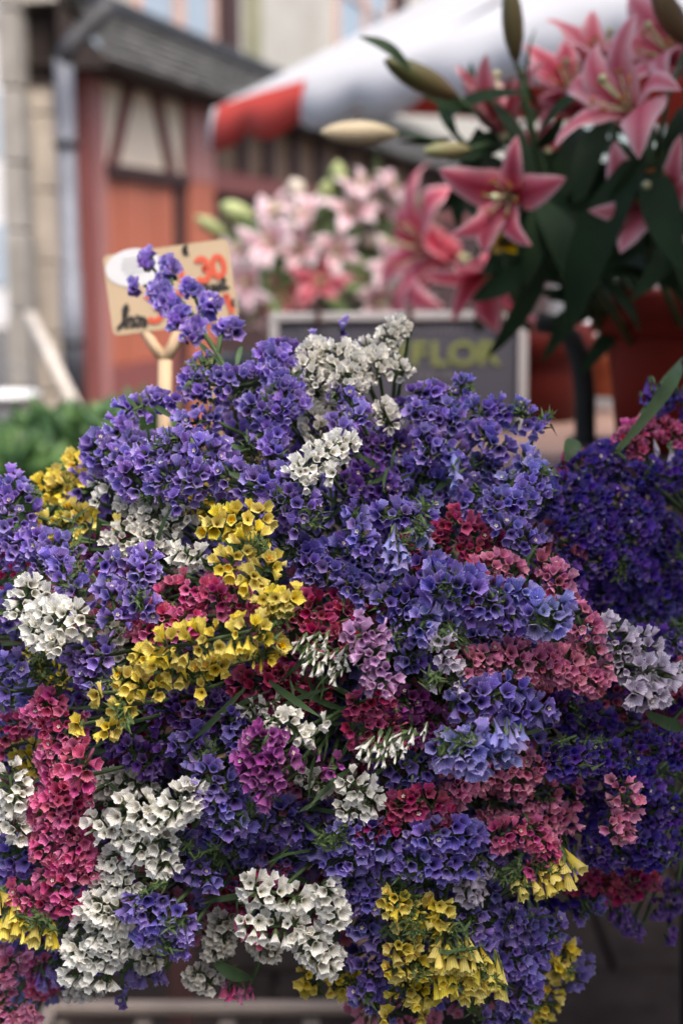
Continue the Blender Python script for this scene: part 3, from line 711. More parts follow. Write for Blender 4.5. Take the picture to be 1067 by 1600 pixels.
lilystem('reddish pink lily half hidden behind the long arching leaf', LB + Vector((.0, .04, -.05)), at(905, 185, 1.75), G1,
   blooms=[(at(900, 175, 1.74), vdir(-.25, .55, .6), .105, 'deep', R(40), .72)], leaves=[(at(910, 200, 1.74), at(860, 330, 1.7), .07), (at(905, 230, 1.74), at(975, 340, 1.72), .07)],
   path=[at(950, 400, 1.76)])
lilystem('largest pink lily at the right edge with one petal curling down to the left', LB + Vector((.02, -.03, -.05)), at(1015, 205, 1.46), G1,
   blooms=[(at(1005, 190, 1.46), vdir(-.62, .34, .55), .112, 'mid', R(52), 1.0)],
   buds=[(at(1075, 70, 1.45), at(1020, -22, 1.42), .014, M_budd)],
   leaves=[(at(1010, 230, 1.5), at(890, 520, 1.6), .085), (at(1015, 260, 1.5), at(1062, 420, 1.46), .07), (at(1010, 240, 1.5), at(935, 360, 1.55), .06)],
   path=[at(1015, 400, 1.62)])
lilystem('pale pink lily low at the right edge under the largest bloom', LB + Vector((.05, -.02, -.05)), at(1050, 320, 1.55), G1,
   blooms=[(at(1052, 300, 1.53), vdir(-.55, -.1, .7), .098, 'mid', R(5), .75)],
   leaves=[(at(1045, 330, 1.55), at(905, 400, 1.55), .06), (at(1050, 350, 1.55), at(985, 470, 1.5), .05), (at(1060, 340, 1.55), at(1080, 470, 1.5), .06)],
   path=[at(1040, 420, 1.66)])
lilystem('open pink lily between the arching leaf and the largest bloom', LB + Vector((.01, .03, -.05)), at(950, 165, 1.68), G1,
   blooms=[(at(930, 140, 1.67), vdir(.1, .62, .55), .105, 'mid', R(25), .8)], leaves=[(at(945, 190, 1.68), at(900, 330, 1.66), .06)], path=[at(985, 400, 1.76)])
lilystem('pink lily cut by the right edge above the largest bloom', LB + Vector((.04, .03, -.05)), at(1075, 130, 1.6), G1,
   blooms=[(at(1075, 110, 1.58), vdir(-.6, .35, .5), .12, 'mid', R(0), .9)], leaves=[(at(1070, 200, 1.6), at(1000, 380, 1.62), .06), (at(1070, 230, 1.6), at(1040, 400, 1.6), .06)], path=[at(1070, 400, 1.72)])
lilystem('dusky half open lily in the shade under the arching leaf', LB + Vector((-.03, .05, -.05)), at(880, 265, 1.85), G1,
   blooms=[(at(872, 240, 1.84), vdir(-.3, -.2, .8), .09, 'deep', R(35), .6)], leaves=[(at(885, 280, 1.85), at(820, 420, 1.84), .075), (at(890, 290, 1.85), at(930, 440, 1.84), .075), (at(890, 300, 1.85), at(880, 460, 1.8), .075), (at(900, 300, 1.86), at(985, 430, 1.82), .075)], path=[at(950, 430, 1.86)])
lilystem('small dusky lily low in the dark leaves above the red bucket', LB + Vector((-.02, .06, -.05)), at(960, 400, 1.85), G1,
   blooms=[(at(965, 390, 1.84), vdir(.2, .3, .8), .07, 'pale', R(15), .7)], leaves=[(at(960, 410, 1.85), at(860, 470, 1.8), .06), (at(960, 410, 1.85), at(880, 350, 1.86), .06), (at(960, 420, 1.84), at(1010, 330, 1.86), .06), (at(940, 430, 1.8), at(830, 420, 1.82), .07)], path=[at(980, 460, 1.82)])
# middle lilies, in front of the blackboard's left half
LC = at(745, 530, 2.85)
G2 = 'blurred pink lilies above the blackboard'
lilystem('blurred deep pink lily with a curled back petal, above the middle of the blackboard', LC, at(720, 395, 2.8), G2,
   blooms=[(at(715, 400, 2.75), vdir(-.93, .12, .28), .235, 'deep', R(20), 1.22)], leaves=[(at(720, 400, 2.8), at(740, 560, 2.8), .08), (at(720, 420, 2.8), at(610, 480, 2.8), .06)])
lilystem('dusky pink lily hanging down below the deep pink front bloom', LC + Vector((.03, .0, 0)), at(780, 395, 2.1), G2,
   blooms=[(at(772, 400, 2.06), vdir(-.25, -.75, .5), .12, 'deep', R(30), .55, False)], leaves=[(at(785, 400, 2.1), at(830, 520, 2.1), .08), (at(785, 410, 2.1), at(745, 520, 2.12), .07)])
# far bunch on the wooden table
G3 = 'pink lilies in the far bunch'
FB = at(500, 500, 3.9)
rl = random.Random(8)
far = [((430, 385), .14, 'pale', (-.3, .1, .9)), ((545, 345), .15, 'pale', (.1, .3, .8)), ((400, 440), .14, 'pale', (-.4, -.2, .8)), ((470, 400), .13, 'pale', (-.1, .2, .9)), ((520, 395), .12, 'pale', (.2, -.1, .9)),
       ((600, 420), .14, 'pale', (.3, .0, .8)), ((585, 470), .13, 'pale', (.2, -.3, .8)), ((455, 460), .12, 'mid', (-.2, -.3, .8)), ((440, 345), .12, 'pale', (-.3, .5, .7)), ((500, 440), .13, 'deep', (.0, -.1, .9)), ((620, 350), .12, 'pale', (.4, .4, .7)), ((385, 400), .11, 'pale', (-.6, .2, .7)), ((480, 355), .12, 'pale', (-.1, .6, .7)), ((565, 310), .12, 'pale', (.1, .7, .6)), ((650, 395), .13, 'pale', (.3, .0, .8)), ((420, 470), .12, 'pale', (-.3, -.4, .8)), ((560, 440), .12, 'pale', (.1, -.1, .9)), ((630, 450), .12, 'pale', (.3, -.3, .8)), ((610, 310), .11, 'pale', (.2, .6, .7))]
M_fleaf = mat('far_lily_leaf', (.13, .20, .075), .5, .4, 14, trans=.25)
FLAB = ['left of centre in the front of the far bunch', 'over the middle of the far bunch', 'lowest at the left beside the price card', 'just above the board clip in the far bunch', 'in the centre of the far bunch', 'at the lower right of the far bunch', 'low at the right above the board', 'low at the left above the board corner', 'at the upper left of the far bunch', 'dark in the lower middle of the far bunch', 'at the upper right of the far bunch', 'at the left end touching the price card', 'high in the left middle of the far bunch', 'high at the top right of the far bunch', 'at the right end beside the curled front lily', 'at the bottom left over the board corner', 'in the lower centre of the far bunch', 'at the bottom right over the board', 'topmost at the right of the far bunch']
for ((x, y), sz, mm_, ax), fl_ in zip(far, FLAB):
    dd = rl.uniform(3.65, 3.85); c = at(x, y, dd)
    lilystem(('blurred pale pink lily ' if mm_ == 'pale' else 'blurred deeper pink lily ') + fl_, FB + Vector((rl.uniform(-.05, .05), rl.uniform(-.05, .05), -.05)), c + FW * .07, G3,
       blooms=[(c, vdir(*ax), sz * .82, mm_, rl.uniform(0, 1), rl.uniform(.8, .98))], leaves=[(c + FW * .09, c + FW * .06 + vdir(rl.uniform(-1, 1), rl.uniform(-.9, .2), .3) * .16, .06), (c + FW * .08, c + FW * .02 + vdir(rl.uniform(-1, 1), rl.uniform(-.3, 1), .3) * .13, .05), (c + FW * .1 - UP * .03, c + FW * .06 + vdir(rl.uniform(-1, 1), rl.uniform(-.9, .1), .3) * .16, .035)])
M_lbud = mat('pale_green_bud', (.46, .52, .24), .5, .2, 12, trans=.2); M_wbud = mat('cream_pink_bud', (.74, .66, .56), .5, .1, 12, trans=.2)
for a_, b_, r_, m_, l_ in (((530, 310), (527, 250), .026, M_lbud, 'tallest green lily bud of the far bunch'), ((470, 310), (455, 280), .026, M_wbud, 'cream bud at the top left of the far lily bunch'), ((500, 330), (512, 280), .022, M_lbud, 'green lily buds left of the tallest one in the far bunch'), ((545, 330), (562, 295), .022, M_lbud, 'green lily buds right of the tallest one in the far bunch'),
       ((400, 350), (345, 318), .030, M_lbud, 'long green bud reaching left from the far lily bunch'), ((360, 372), (305, 338), .020, M_lbud, 'leftmost green bud of the far lily bunch, beside the door post'), ((410, 340), (445, 318), .026, M_wbud, 'cream bud over the left part of the far lily bunch'), ((560, 340), (592, 300), .028, M_wbud, 'cream pink bud over the right part of the far lily bunch'), ((640, 340), (668, 305), .026, M_lbud, 'green white bud at the right end of the far lily bunch'), ((410, 385), (362, 385), .024, M_lbud, 'level pale green bud right of the price card'), ((560, 380), (600, 372), .022, M_wbud, 'level cream bud in the middle of the far lily bunch')):
    A_, B_ = at(*a_, 3.8), at(*b_, 3.75)
    lilystem(l_, FB + Vector((rl.uniform(-.05, .05), rl.uniform(-.05, .05), -.05)), A_ + FW * .03, G3, buds=[(A_, B_, r_, m_)], leaves=[(A_ + FW * .03, A_ + vdir(rl.uniform(-1, 1), rl.uniform(-1, .3), .2) * .13, .04), (A_ + FW * .05 - UP * .08, A_ - UP * .1 + vdir(rl.uniform(-1, 1), -.2, .2) * .15, .04)])
# ------------------------------------------------------------------ tables, buckets, boards
M_wood = mat('table_wood', (.36, .24, .15), .6, .2, 6, .1, stretch=(1, 8, 8)); M_blk_p = mat('black_plastic', (.016, .016, .017), .45, .2, 10)
def bucket(name, label, c, r0, r1, h, m, handle=True, water=True):
    """c is the middle of the mouth"""
    t = thing(name, c - Vector((0, 0, h)), label, 'bucket'); th = .006
    b = MB(); b.lathe([(0, -h), (r0, -h), (r0 + (r1 - r0) * .5, -h / 2), (r1, -.045), (r1 + .001, 0), (r1 - th, 0), (r1 - th, -.045), (r0 - th, -h + .02), (0, -h + .02)], c, 36); b.build('pail', m, t)
    b = MB(); b.lathe([(r1 + .002, -.05), (r1 + .016, -.046), (r1 + .017, .002), (r1 + .010, .008), (r1 - th, .008), (r1 - th, .001)], c, 36); b.build('rim', m, t)
    if handle:
        b = MB(); b.tube([c + Vector((-(r1 + .02) * math.cos(a), -.03 - (r1 * .75) * math.sin(a), -.02 - .05 * math.sin(a))) for a in [math.pi * k / 14 for k in range(15)]], .003, 6); b.build('handle', M_lead, t)
    return t
M_redp = mat('red_plastic_bucket', (.19, .018, .010), .55, .15, 4, spec=.15)
M_redshade = mat('shade_darkened_red_plastic', (.085, .010, .008), .55, .15, 4, spec=.15); M_orgp = mat('orange_terracotta', (.40, .11, .05), .6, .1, 6)  # first one: bucket red with the shade it stands in put into the colour
LBm = at(1062, 462, 1.86)
bucket('lily_bucket', 'large red bucket holding the pink lilies at the right edge', LBm, .075, .098, .20, M_redp, False)
bucket('lily_bucket', 'red bucket coloured dark for shade, behind the curved black post', at(835, 512, 2.5), .075, .088, .16, M_redshade, False)
bucket('orange_pot', 'small orange pot between the curved post and the large red bucket', at(950, 533, 2.6), .028, .036, .10, M_orgp, False)
bucket('white_pot', 'small white pot in the shade above the orange pot', at(922, 500, 2.75), .022, .030, .07, M_wht, False)
bucket('lily_bucket', 'black bucket holding the far bunch of lilies', at(505, 480, 3.9), .10, .13, .2, M_blk_p, False)
bucket('lily_bucket', 'black bucket behind the blackboard for the middle lilies', at(745, 520, 2.85), .07, .09, .16, M_blk_p, False)
def table(label, x0, x1, y0, y1, z, th=.03, m=M_wood, name='stall_table'):
    t = thing(name, Vector(((x0 + x1) / 2, (y0 + y1) / 2, .04)), label, 'table'); n = 5
    for k in range(n):
        b = MB(); a = y0 + (y1 - y0) * k / n; b.box(((x0 + x1) / 2, a + (y1 - y0) / n / 2, z - th / 2), (x1 - x0, (y1 - y0) / n - .006, th), None, 0, .003); b.build('plank', m, t)
    for x in (x0 + .05, x1 - .05):
        for y in (y0 + .05, y1 - .05):
            b = MB(); b.box((x, y, (z - th + .036) / 2), (.045, .045, z - th - .038), None, 0, .003); b.build('leg', m, t)
    for y in (y0 + .05, y1 - .05):
        b = MB(); b.box(((x0 + x1) / 2, y, z - th - .045), (x1 - x0 - .15, .022, .07), None, 0, .003); b.build('apron', m, t)
    return t
zt1 = at(505, 480, 3.9).z - .2
table('wooden table carrying the far bunch of lilies', -.36, .35, 3.55, 4.25, zt1)
zt2 = LBm.z - .2
table('low wooden table under the red buckets and the blackboard', -.0, 1.15, 1.74, 2.75, at(835, 512, 2.5).z - .16 - .001, .03, mat('pinkish_board', (.30, .19, .15), .6, .2, 6))
# riser under the big red bucket
rz0 = at(835, 512, 2.5).z - .16; rz1 = LBm.z - .2
b = MB(); b.box((LBm.x, LBm.y + .02, (rz0 + rz1) / 2), (.24, .24, max(.02, rz1 - rz0 - .002)), None, 0, .004)
tag(b.build('riser_box', M_drk), 'dark wooden box under the large red bucket', 'box')
# blackboard
bt0, bt1 = at(421, 489, 2.30), at(824, 485, 2.30)
bx = (bt1 - bt0); bw_ = bx.length; bx.normalize(); bh = .215; bz = Vector((0, -.10, -1)).normalized() * -1
bn = bx.cross(bz).normalized()
if bn.y > 0: bn = -bn
brot = Matrix((bx, -bn, bz)).transposed()
def bp(u, v, o=0): return bt0 + bx * u - bz * v + bn * o
sg = thing('shop_board', bp(bw_ / 2, bh), 'framed slate grey shop board with green capital lettering below the blurred lilies', 'sign')
M_brd = mat('slate_board', (.060, .056, .075), .7, .12, 4); M_frm = mat('grey_white_frame', (.38, .36, .355), .6, .1, 8); M_grn = mat('green_lettering', (.18, .20, .062), .7, .1, 20); M_chk = mat('white_lettering', (.16, .155, .17), .8, .1, 20)
b = MB(); b.box(bp(bw_ / 2, bh / 2, -.004), (bw_ - .02, .006, bh - .02), brot); b.build('panel', M_brd, sg)
fw_ = .0145
for nm, u0, u1, v0, v1 in (('frame', 0, bw_, 0, fw_), ('frame', 0, bw_, bh - fw_, bh), ('frame', 0, fw_, fw_ + .0005, bh - fw_ - .0005), ('frame', bw_ - fw_, bw_, fw_ + .0005, bh - fw_ - .0005)):
    b = MB(); b.box(bp((u0 + u1) / 2, (v0 + v1) / 2, .001), (u1 - u0, .014, v1 - v0), brot, 0, .002); b.build('frame', M_frm, sg)
for x in (498, 640, 781):
    u = (x - 421) / 403 * bw_; b = MB(); b.box(bp(u, .004, .003), (.009, .024, .034), brot, 0, .002); b.build('clip', M_drk, sg)
def text(body, u, v, h, m, parent, pos, rot, name='lettering', bold=.0, sx=1.0, align='LEFT', ext=.0004):
    cu = bpy.data.curves.new(name, 'FONT'); cu.body = body; cu.size = h; cu.extrude = ext; cu.offset = bold; cu.align_x = align
    cu.materials.append(m); o = bpy.data.objects.new(name, cu); COL.objects.link(o); o.parent = parent
    bpy.context.view_layer.update(); me = bpy.data.meshes.new_from_object(o); bpy.data.objects.remove(o)
    for v in me.vertices: v.co = rot @ Vector((v.co.x * sx, v.co.y, v.co.z))
    o = bpy.data.objects.new(name, me); COL.objects.link(o); o.parent = parent; o.location = pos - origin(parent)
    print('text', body, len(me.vertices), [round(x, 3) for x in o.location], [round(x, 3) for x in me.vertices[0].co]); return o
trot = Matrix((bx, bz, bn)).transposed()
for ch_, x_ in zip('FLOR', (641, 672, 700, 746)): text(ch_, 0, 0, .054, M_grn, sg, bp((x_ - 421) / 403 * bw_, .086, .0012), trot, bold=.0016, sx=1.10)
text('I', 0, 0, .054, M_grn, sg, bp((622 - 421) / 403 * bw_, .086, .0012), trot, bold=.0016, sx=1.10)
def scrawl(u0, v, n, hgt, seed):
    r3 = random.Random(seed); b = MB(); P = []
    for k in range(n * 8):
        u = u0 + k * .0016; P.append((u + .003 * math.sin(k * 1.1), v - hgt * (.5 + .5 * math.sin(k * .9 + r3.uniform(-.5, .5)))))
    for (a, c), (d_, e_) in zip(P, P[1:]):
        t = Vector((d_ - a, e_ - c)); nn = Vector((-t.y, t.x)).normalized() * .0012
        q = b.add([bp(a + nn.x, c + nn.y, .0008), bp(a - nn.x, c - nn.y, .0008), bp(d_ - nn.x, e_ - nn.y, .0008), bp(d_ + nn.x, e_ + nn.y, .0008)]); b.face((q, q + 1, q + 2, q + 3))
    b.build('script_line', M_chk, sg)
ux = lambda x: (x - 421) / 403 * bw_
scrawl(ux(600), .034, 10, .010, 1); scrawl(ux(470), .034, 5, .010, 2); scrawl(ux(650), .108, 6, .012, 3)
# ------------------------------------------------------------------ price card on a forked stick
M_card = mat('buff_card', (.53, .40, .26), .7, .06, 12); M_lbl = mat('white_label', (.66, .66, .68), .6, .04, 10); M_ink = mat('black_marker', (.020, .018, .018), .6, .1, 10); M_rink = mat('red_marker', (.62, .10, .05), .6, .12, 10); M_gink = mat('grey_print', (.42, .42, .43), .7, .1, 10)
M_stk = mat('pale_stick_wood', (.58, .42, .26), .6, .12, 8, stretch=(8, 8, 1))
DC = 1.26
c00, c10, c01 = at(160, 399, DC), at(356, 372, DC), at(163, 526, DC)
cx_ = (c10 - c00); cw = cx_.length; cx_.normalize(); cy_ = (c01 - c00); ch = cy_.length; cy_ = (cy_ - cx_ * cy_.dot(cx_)).normalized(); cn = cx_.cross(cy_).normalized()
if cn.dot(FW) > 0: cn = -cn
def cp(u, v, o=0): return c00 + cx_ * (u * cw) + cy_ * (v * ch) + cn * o
crot = Matrix((cx_, -cn, -cy_)).transposed()
pc = thing('price_card', at(256, 690, DC + .01), 'buff price card with red and black handwriting on a forked wooden stick', 'price card')
b = MB()
nb = 6; rad_ = .05; out = []
for (cu_, cv_, a0) in ((1 - rad_, rad_ * cw / ch, -90), (1 - rad_, 1 - rad_ * cw / ch, 0), (rad_, 1 - rad_ * cw / ch, 90), (rad_, rad_ * cw / ch, 180)):
    for k in range(nb + 1): a = R(a0 + 90 * k / nb); out.append((cu_ + rad_ * math.cos(a), cv_ + rad_ * cw / ch * math.sin(a)))
i0 = b.add([cp(u, v, 0) for u, v in out]); i1 = b.add([cp(u, v, -.0028) for u, v in out]); N = len(out)
b.face([i0 + k for k in range(N)]); b.face([i1 + k for k in reversed(range(N))])
for k in range(N): j = (k + 1) % N; b.face((i0 + k, i0 + j, i1 + j, i1 + k))
b.build('card', M_card, pc)
b = MB(); NE = 28; el = [(.235 + .225 * math.cos(2 * math.pi * k / NE) , .20 + .235 * math.sin(2 * math.pi * k / NE) - .0) for k in range(NE)]
q = b.add([cp(u, v, .0006) for u, v in el]); b.face([q + k for k in range(NE)]); b.build('label_sticker', M_lbl, pc)
def stroke(parent, m, pts, w_, name='handwriting', o=.0012):
    """marker strokes, flat ribbons lying on the card; pts are card fractions (u from left, v from top)"""
    b = MB()
    for line in pts:
        P = [Vector((u * cw, v * ch)) for u, v in line]; L_ = []
        for a, c in zip(P, P[1:]):
            n = max(1, int((c - a).length / .0015)); L_ += [a.lerp(c, k / n) for k in range(n)]
        L_.append(P[-1]); idx = []
        for k, p in enumerate(L_):
            t = (L_[min(k + 1, len(L_) - 1)] - L_[max(0, k - 1)]); t = t.normalized() if t.length else Vector((1, 0)); nn = Vector((-t.y, t.x)) * w_ / 2
            idx.append(b.add([c00 + cx_ * (p.x + nn.x) + cy_ * (p.y + nn.y) + cn * o, c00 + cx_ * (p.x - nn.x) + cy_ * (p.y - nn.y) + cn * o]))
        for k in range(len(idx) - 1): b.face((idx[k], idx[k] + 1, idx[k + 1] + 1, idx[k + 1]))
    return b.build(name, m, parent)
def arc(cx, cy, rx, ry, a0, a1, n=14): return [(cx + rx * math.cos(R(a0 + (a1 - a0) * k / n)), cy + ry * math.sin(R(a0 + (a1 - a0) * k / n))) for k in range(n + 1)]
for gl in [arc(.555, .36, .045, .10, -200, 20), arc(.555, .50, .055, .10, -60, 160), [(.66, .44), (.655, .50)], arc(.765, .27, .04, .065, -160, 90), arc(.765, .40, .05, .075, -90, 150), arc(.895, .33, .045, .125, 0, 360)]: stroke(pc, M_rink, [gl], .0052)
for gl in [arc(.345, .64, .055, .075, -150, 90), arc(.345, .80, .06, .085, -90, 150), [(.93, .68), (.955, .92)], [(.895, .76), (.93, .68)]]: stroke(pc, M_rink, [gl], .0050)
for gl in [[(.04, .93), (.09, .86), (.14, .70), (.135, .64), (.11, .70), (.10, .88), (.125, .92)] , arc(.155, .86, .022, .05, 120, -200), arc(.205, .86, .022, .055, 160, -120), arc(.245, .88, .022, .05, -120, 100), [(.24, .93), (.275, .91)]]: stroke(pc, M_ink, [gl], .0034)
for gl in [[(.56, .86), (.60, .79), (.60, 1.0 - .02)], arc(.665, .075, .022, .045, -60, -300), [(.63, .07), (.675, .065)], [(.63, .09), (.67, .085)]]: stroke(pc, M_ink, [gl], .0032)
for gl in [arc(.77, .56, .018, .035, -300, 60), [(.79, .53), (.795, .62), (.81, .64)], [(.82, .53), (.825, .60), (.845, .60), (.845, .53), (.85, .60), (.865, .60)], arc(.885, .57, .014, .03, -360, 0), [(.92, .46), (.925, .59), (.945, .60)], [(.905, .51), (.945, .505)], [(.70, .635), (.96, .60)]]: stroke(pc, M_ink, [gl], .0024)
for gl in [arc(.975, .80, .014, .03, -50, -310), [(.955, .795), (.98, .79)]]: stroke(pc, M_ink, [gl], .003)
lines = []
for r_ in range(4):
    v = .10 + .055 * r_; u = .13 + .02 * abs(r_ - 1.5)
    while u < .34 - .02 * abs(r_ - 1.5): lines.append([(u, v), (u + .008, v - .02), (u + .016, v + .002)]); u += .024
stroke(pc, M_gink, lines, .0010, 'small_print')
b = MB(); jn = at(258, 562, DC + .004); b.tube([jn, at(255, 820, DC + .02)], [.0062, .0062], 8); b.build('stick', M_stk, pc)
b = MB(); b.tube([jn, at(240, 540, DC + .004), at(216, 500, DC + .005)], [.0055, .005, .0045], 8); b.tube([jn, at(270, 540, DC + .004), at(284, 500, DC + .005)], [.0055, .005, .0045], 8); b.build('fork', M_stk, pc)
# dark round basket behind the statice, its rim showing left of the board
bk = bucket('round_basket', 'dark round basket between the price card and the board', at(440, 560, 2.15), .075, .085, .12, M_blk_p, True)
# curved dark post
cpz = [(838, 502), (868, 508), (893, 528), (908, 565), (914, 620), (914, 720), (913, 900)]
b = MB(); b.tube([at(x, y, 1.95) for x, y in cpz[:6]] + [Vector((at(913, 720, 1.95).x, at(913, 720, 1.95).y, rz0 + .001))], [.0145] * 7, 12)
tag(b.build('curved_post', mat('dark_green_iron', (.026, .027, .024), .95, .2, 20)), 'dark curved iron post standing left of the large red bucket', 'post')
# yellow bloom behind the deep pink lily
yb = thing('yellow_flower', at(790, 400, 1.75), 'small yellow flower showing behind the deep pink lily', 'flower')
b = MB(); b.tube([at(800, 470, 1.78), at(788, 388, 1.72)], .003, 6); b.build('stem', M_lilystem, yb)
for k in range(6):
    a = k * 1.047; c = at(787, 380, 1.71); leaf_mb(c, c + (RT * math.cos(a) + UP * math.sin(a) * .6 - FW * .5).normalized() * .024, .014, -FW, .1, 5).build('petal', M_cory, yb)
# green plants at the left
M_bush = mat('bush_leaf', (.060, .135, .050), .6, .4, 9, trans=.25)
M_bush2 = mat('young_bush_leaf', (.13, .24, .075), .5, .4, 9, trans=.3)
def bush(label, c, rx, rz, n, sd, L=.05):
    t = thing('green_plant', c - Vector((0, 0, rz)), label, 'plant', 'green plants at the left behind the heap'); r2 = random.Random(sd); b = MB()
    for i in range(n):
        v = Vector((r2.gauss(0, 1), r2.gauss(0, 1), r2.gauss(0, 1))).normalized() * (r2.random() ** .4); p = c + Vector((v.x * rx, v.y * rx, v.z * rz))
        dv = (v + Vector((rnd(.5), rnd(.5), .5))).normalized(); lm = leaf_mb(p, p + dv * L * r2.uniform(.6, 1.3), L * .4, Vector((rnd(), -1, rnd() + .5)), .15, 3)
        o = b.add(lm.v)
        mi = int(r2.random() < .4)
        for f_ in lm.f: b.face([k + o for k in f_], mi, None, True)
    b.build('foliage', [M_bush, M_bush2], t)
    b = MB(); b.tube([c - Vector((0, 0, rz * 1.3)), c + Vector((0, 0, rz * .5))], [.006, .003], 6); b.build('stem', M_lilystem, t)
    b = MB(); b.lathe([(0, 0), (.05, 0), (.07, .1), (.075, .1), (.075, .12), (.062, .12), (.05, .02), (0, .02)], c - Vector((0, 0, rz * 1.3 + .08)), 20); b.build('pot', M_blk_p, t)
bush('green leafy plant beside the white bucket at the left', at(75, 705, 3.0), .085, .075, 420, 1)
bush('green leafy plant below the leaning plank', at(150, 715, 2.8), .09, .08, 420, 2)
bush('bushy green plant left of the price stick', at(215, 700, 2.7), .075, .075, 350, 3)
bush('low green plant behind the yellow heads at the left', at(20, 760, 2.6), .08, .07, 350, 4)
pzt = at(150, 715, 2.8).z - .09 * 1.3 - .085
table('plant table at the left under the green plants', -.95, -.24, 2.35, 4.8, pzt - .03, .03, M_drk)
# flower stall trestle that carries the statice bundles, with two tilted black buckets
for nm, ak in (('wide', 'main'), ('right', 'right'), ('left', 'left')):
    A = ANCH[ak] + FW * .05
    lab = {'main': 'black bucket hidden behind the middle of the statice heap', 'right': 'black bucket hidden behind the deep violet statice bank', 'left': 'black bucket hidden behind the left part of the statice heap'}[ak]
    bucket('statice_bucket', lab, A + Vector((0, .0, -.03)), .055, .075, A.z - .03 - .701, M_blk_p, False)
zst = .70
table('trestle table under the statice buckets', -.52, .72, 1.14, 1.45, zst, .025, M_drk)
# pale plastic crate below the heap
M_crt = mat('pale_crate_plastic', (.21, .17, .145), .6, .15, 10)
cz = at(330, 1568, 1.95) - Vector((0, .30, 0)); ct = thing('flower_crate', Vector((cz.x, cz.y + .25, .04)), 'pale slatted crate on the ground below the heap', 'crate')
xw0, xw1 = at(70, 1572, 1.95).x, at(640, 1572, 1.95).x; yd = .30; zt_ = cz.z
def cb(c, d_, nm): b = MB(); b.box(c, d_, None, 0, .003); b.build(nm, M_crt, ct)
for y in (cz.y, cz.y + yd): cb(((xw0 + xw1) / 2, y, zt_ - .007), (xw1 - xw0, .022, .014), 'rim')
for x in (xw0 + .008, xw1 - .008): cb((x, cz.y + yd / 2, zt_ - .007), (.02, yd - .024, .014), 'rim')
for k in range(5):
    x = xw0 + .02 + (xw1 - xw0 - .04) * k / 4
    for y in (cz.y, cz.y + yd): cb((x, y, zt_ - .15), (.022, .018, .25), 'post')
for k in range(22):
    x = xw0 + .03 + (xw1 - xw0 - .06) * k / 21; cb((x, cz.y + .001, zt_ - .045), (.016, .008, .06), 'slat')
for zz in (.105, .15, .20): 
    for y in (cz.y, cz.y + yd): cb(((xw0 + xw1) / 2, y + .001, zt_ - zz), (xw1 - xw0 - .03, .008, .03), 'slat')
for k in range(9): cb(((xw0 + xw1) / 2, cz.y + .03 + (yd - .06) * k / 8, zt_ - .26), (xw1 - xw0 - .03, .035, .008), 'slat')

# ------------------------------------------------------------------ the heap of statice, sprig by sprig
S = sprig
HANG = dict(f=(0, -1, .35), k=.85, ln=1.25, bud=.25, cor=.03)
# --- top edge
S('P', [([(230,400),(229,414)],18), ([(266,412),(268,424)],22), ([(208,446)],7), ([(247,450),(264,480)],26), ([(297,445),(302,455)],25), ([(283,488),(276,508)],22), ([(322,472),(332,480)],23), ([(306,512),(297,526)],23), ([(345,512),(368,512)],22)],
  'tall lavender sprig of loose heads rising in front of the price card', f=(-.3,.5,.7), k=.4, bud=.12, sp=.0047, s=1.12,
  st=[[(372,610),(335,545),(318,520),(300,490),(268,455),(236,415)], [(318,520),(312,480),(300,455)], [(268,455),(268,425)], [(340,552),(345,525),(357,518)], [(318,520),(302,520)], [(310,500),(322,482)], [(262,450),(225,446)]], lf=[(350,575,310,535,14,.0),(368,580,378,540,14,.0)])
S('P', [([(314,573),(298,592),(310,622)],36)], 'short lavender spike left of the big lavender bunch under the tall sprig')
S('P', [([(238,628),(195,645),(182,678),(212,692)],36), ([(248,622),(268,628)],26), ([(150,702),(178,718),(206,735),(214,762)],50)],
  'round lavender bunch at the top left edge beside the wooden stake', bud=.1, lf=[(275,655,240,632,16,.0)])
S('P', [([(242,718),(285,705),(328,715)],66), ([(262,748),(300,752)],60), ([(275,782)],34)], 'large open lavender cluster above the white and yellow ones at left', dz=-.012, cor=.10)
S('P', [([(330,600),(372,603),(425,590)],58), ([(292,662),(330,655)],40)], 'broad lavender bunch right below the tall sprig', bud=.12)
S('P', [([(425,560),(440,590),(452,638)],54), ([(395,640),(440,648)],42)], 'upright lavender sprig directly left of the tall white bunch', dz=-.008)
S('P', [([(415,672),(432,712)],44)], 'small drooping lavender sprig above the dark yellow gap', bud=.02)
S('U', [([(412,546),(440,541),(472,549)],20)], 'narrow plum comb seen edge-on at the top, left of the white bunch', f=(0,1,.3), k=.6, s=.85, sp=.0062)
S('P', [([(487,526)],20), ([(538,510)],22), ([(514,541)],18), ([(556,542)],18)], 'four tiny lavender heads poking out above the tall white bunch', f=(0,.8,.5), dz=.015)
S('G', [([(490,548),(478,580),(492,602)],46), ([(525,558),(550,588),(538,610)],54)], 'white bunch at the top, below the blackboard', bud=.1, dz=-.004)
S('G', [([(575,548),(592,582)],40), ([(600,532),(622,512)],34), ([(640,517)],22), ([(613,566),(628,584)],34)], 'loose white sprig reaching up in front of the blackboard', bud=.15, dz=.006)
S('G', [([(482,620),(512,602)],38), ([(488,655),(505,684)],46), ([(520,640)],28)], 'older greyish white sprig under the top white bunch', dz=.022)
S('G', [([(598,640),(612,665)],34)], 'small cream white tuft hanging between lavender heads near the top', bud=.08, dz=.01)
S('P', [([(522,612),(524,616)],16), ([(548,628),(562,656)],36), ([(522,660),(536,672)],26)], 'lavender sprig lying across the lower half of the top white bunch', dz=-.006)
S('U', [([(565,690),(602,700),(620,696)],50), ([(600,660),(620,640)],30)], 'shaded plum cluster right of the bright white tuft', dz=.024)
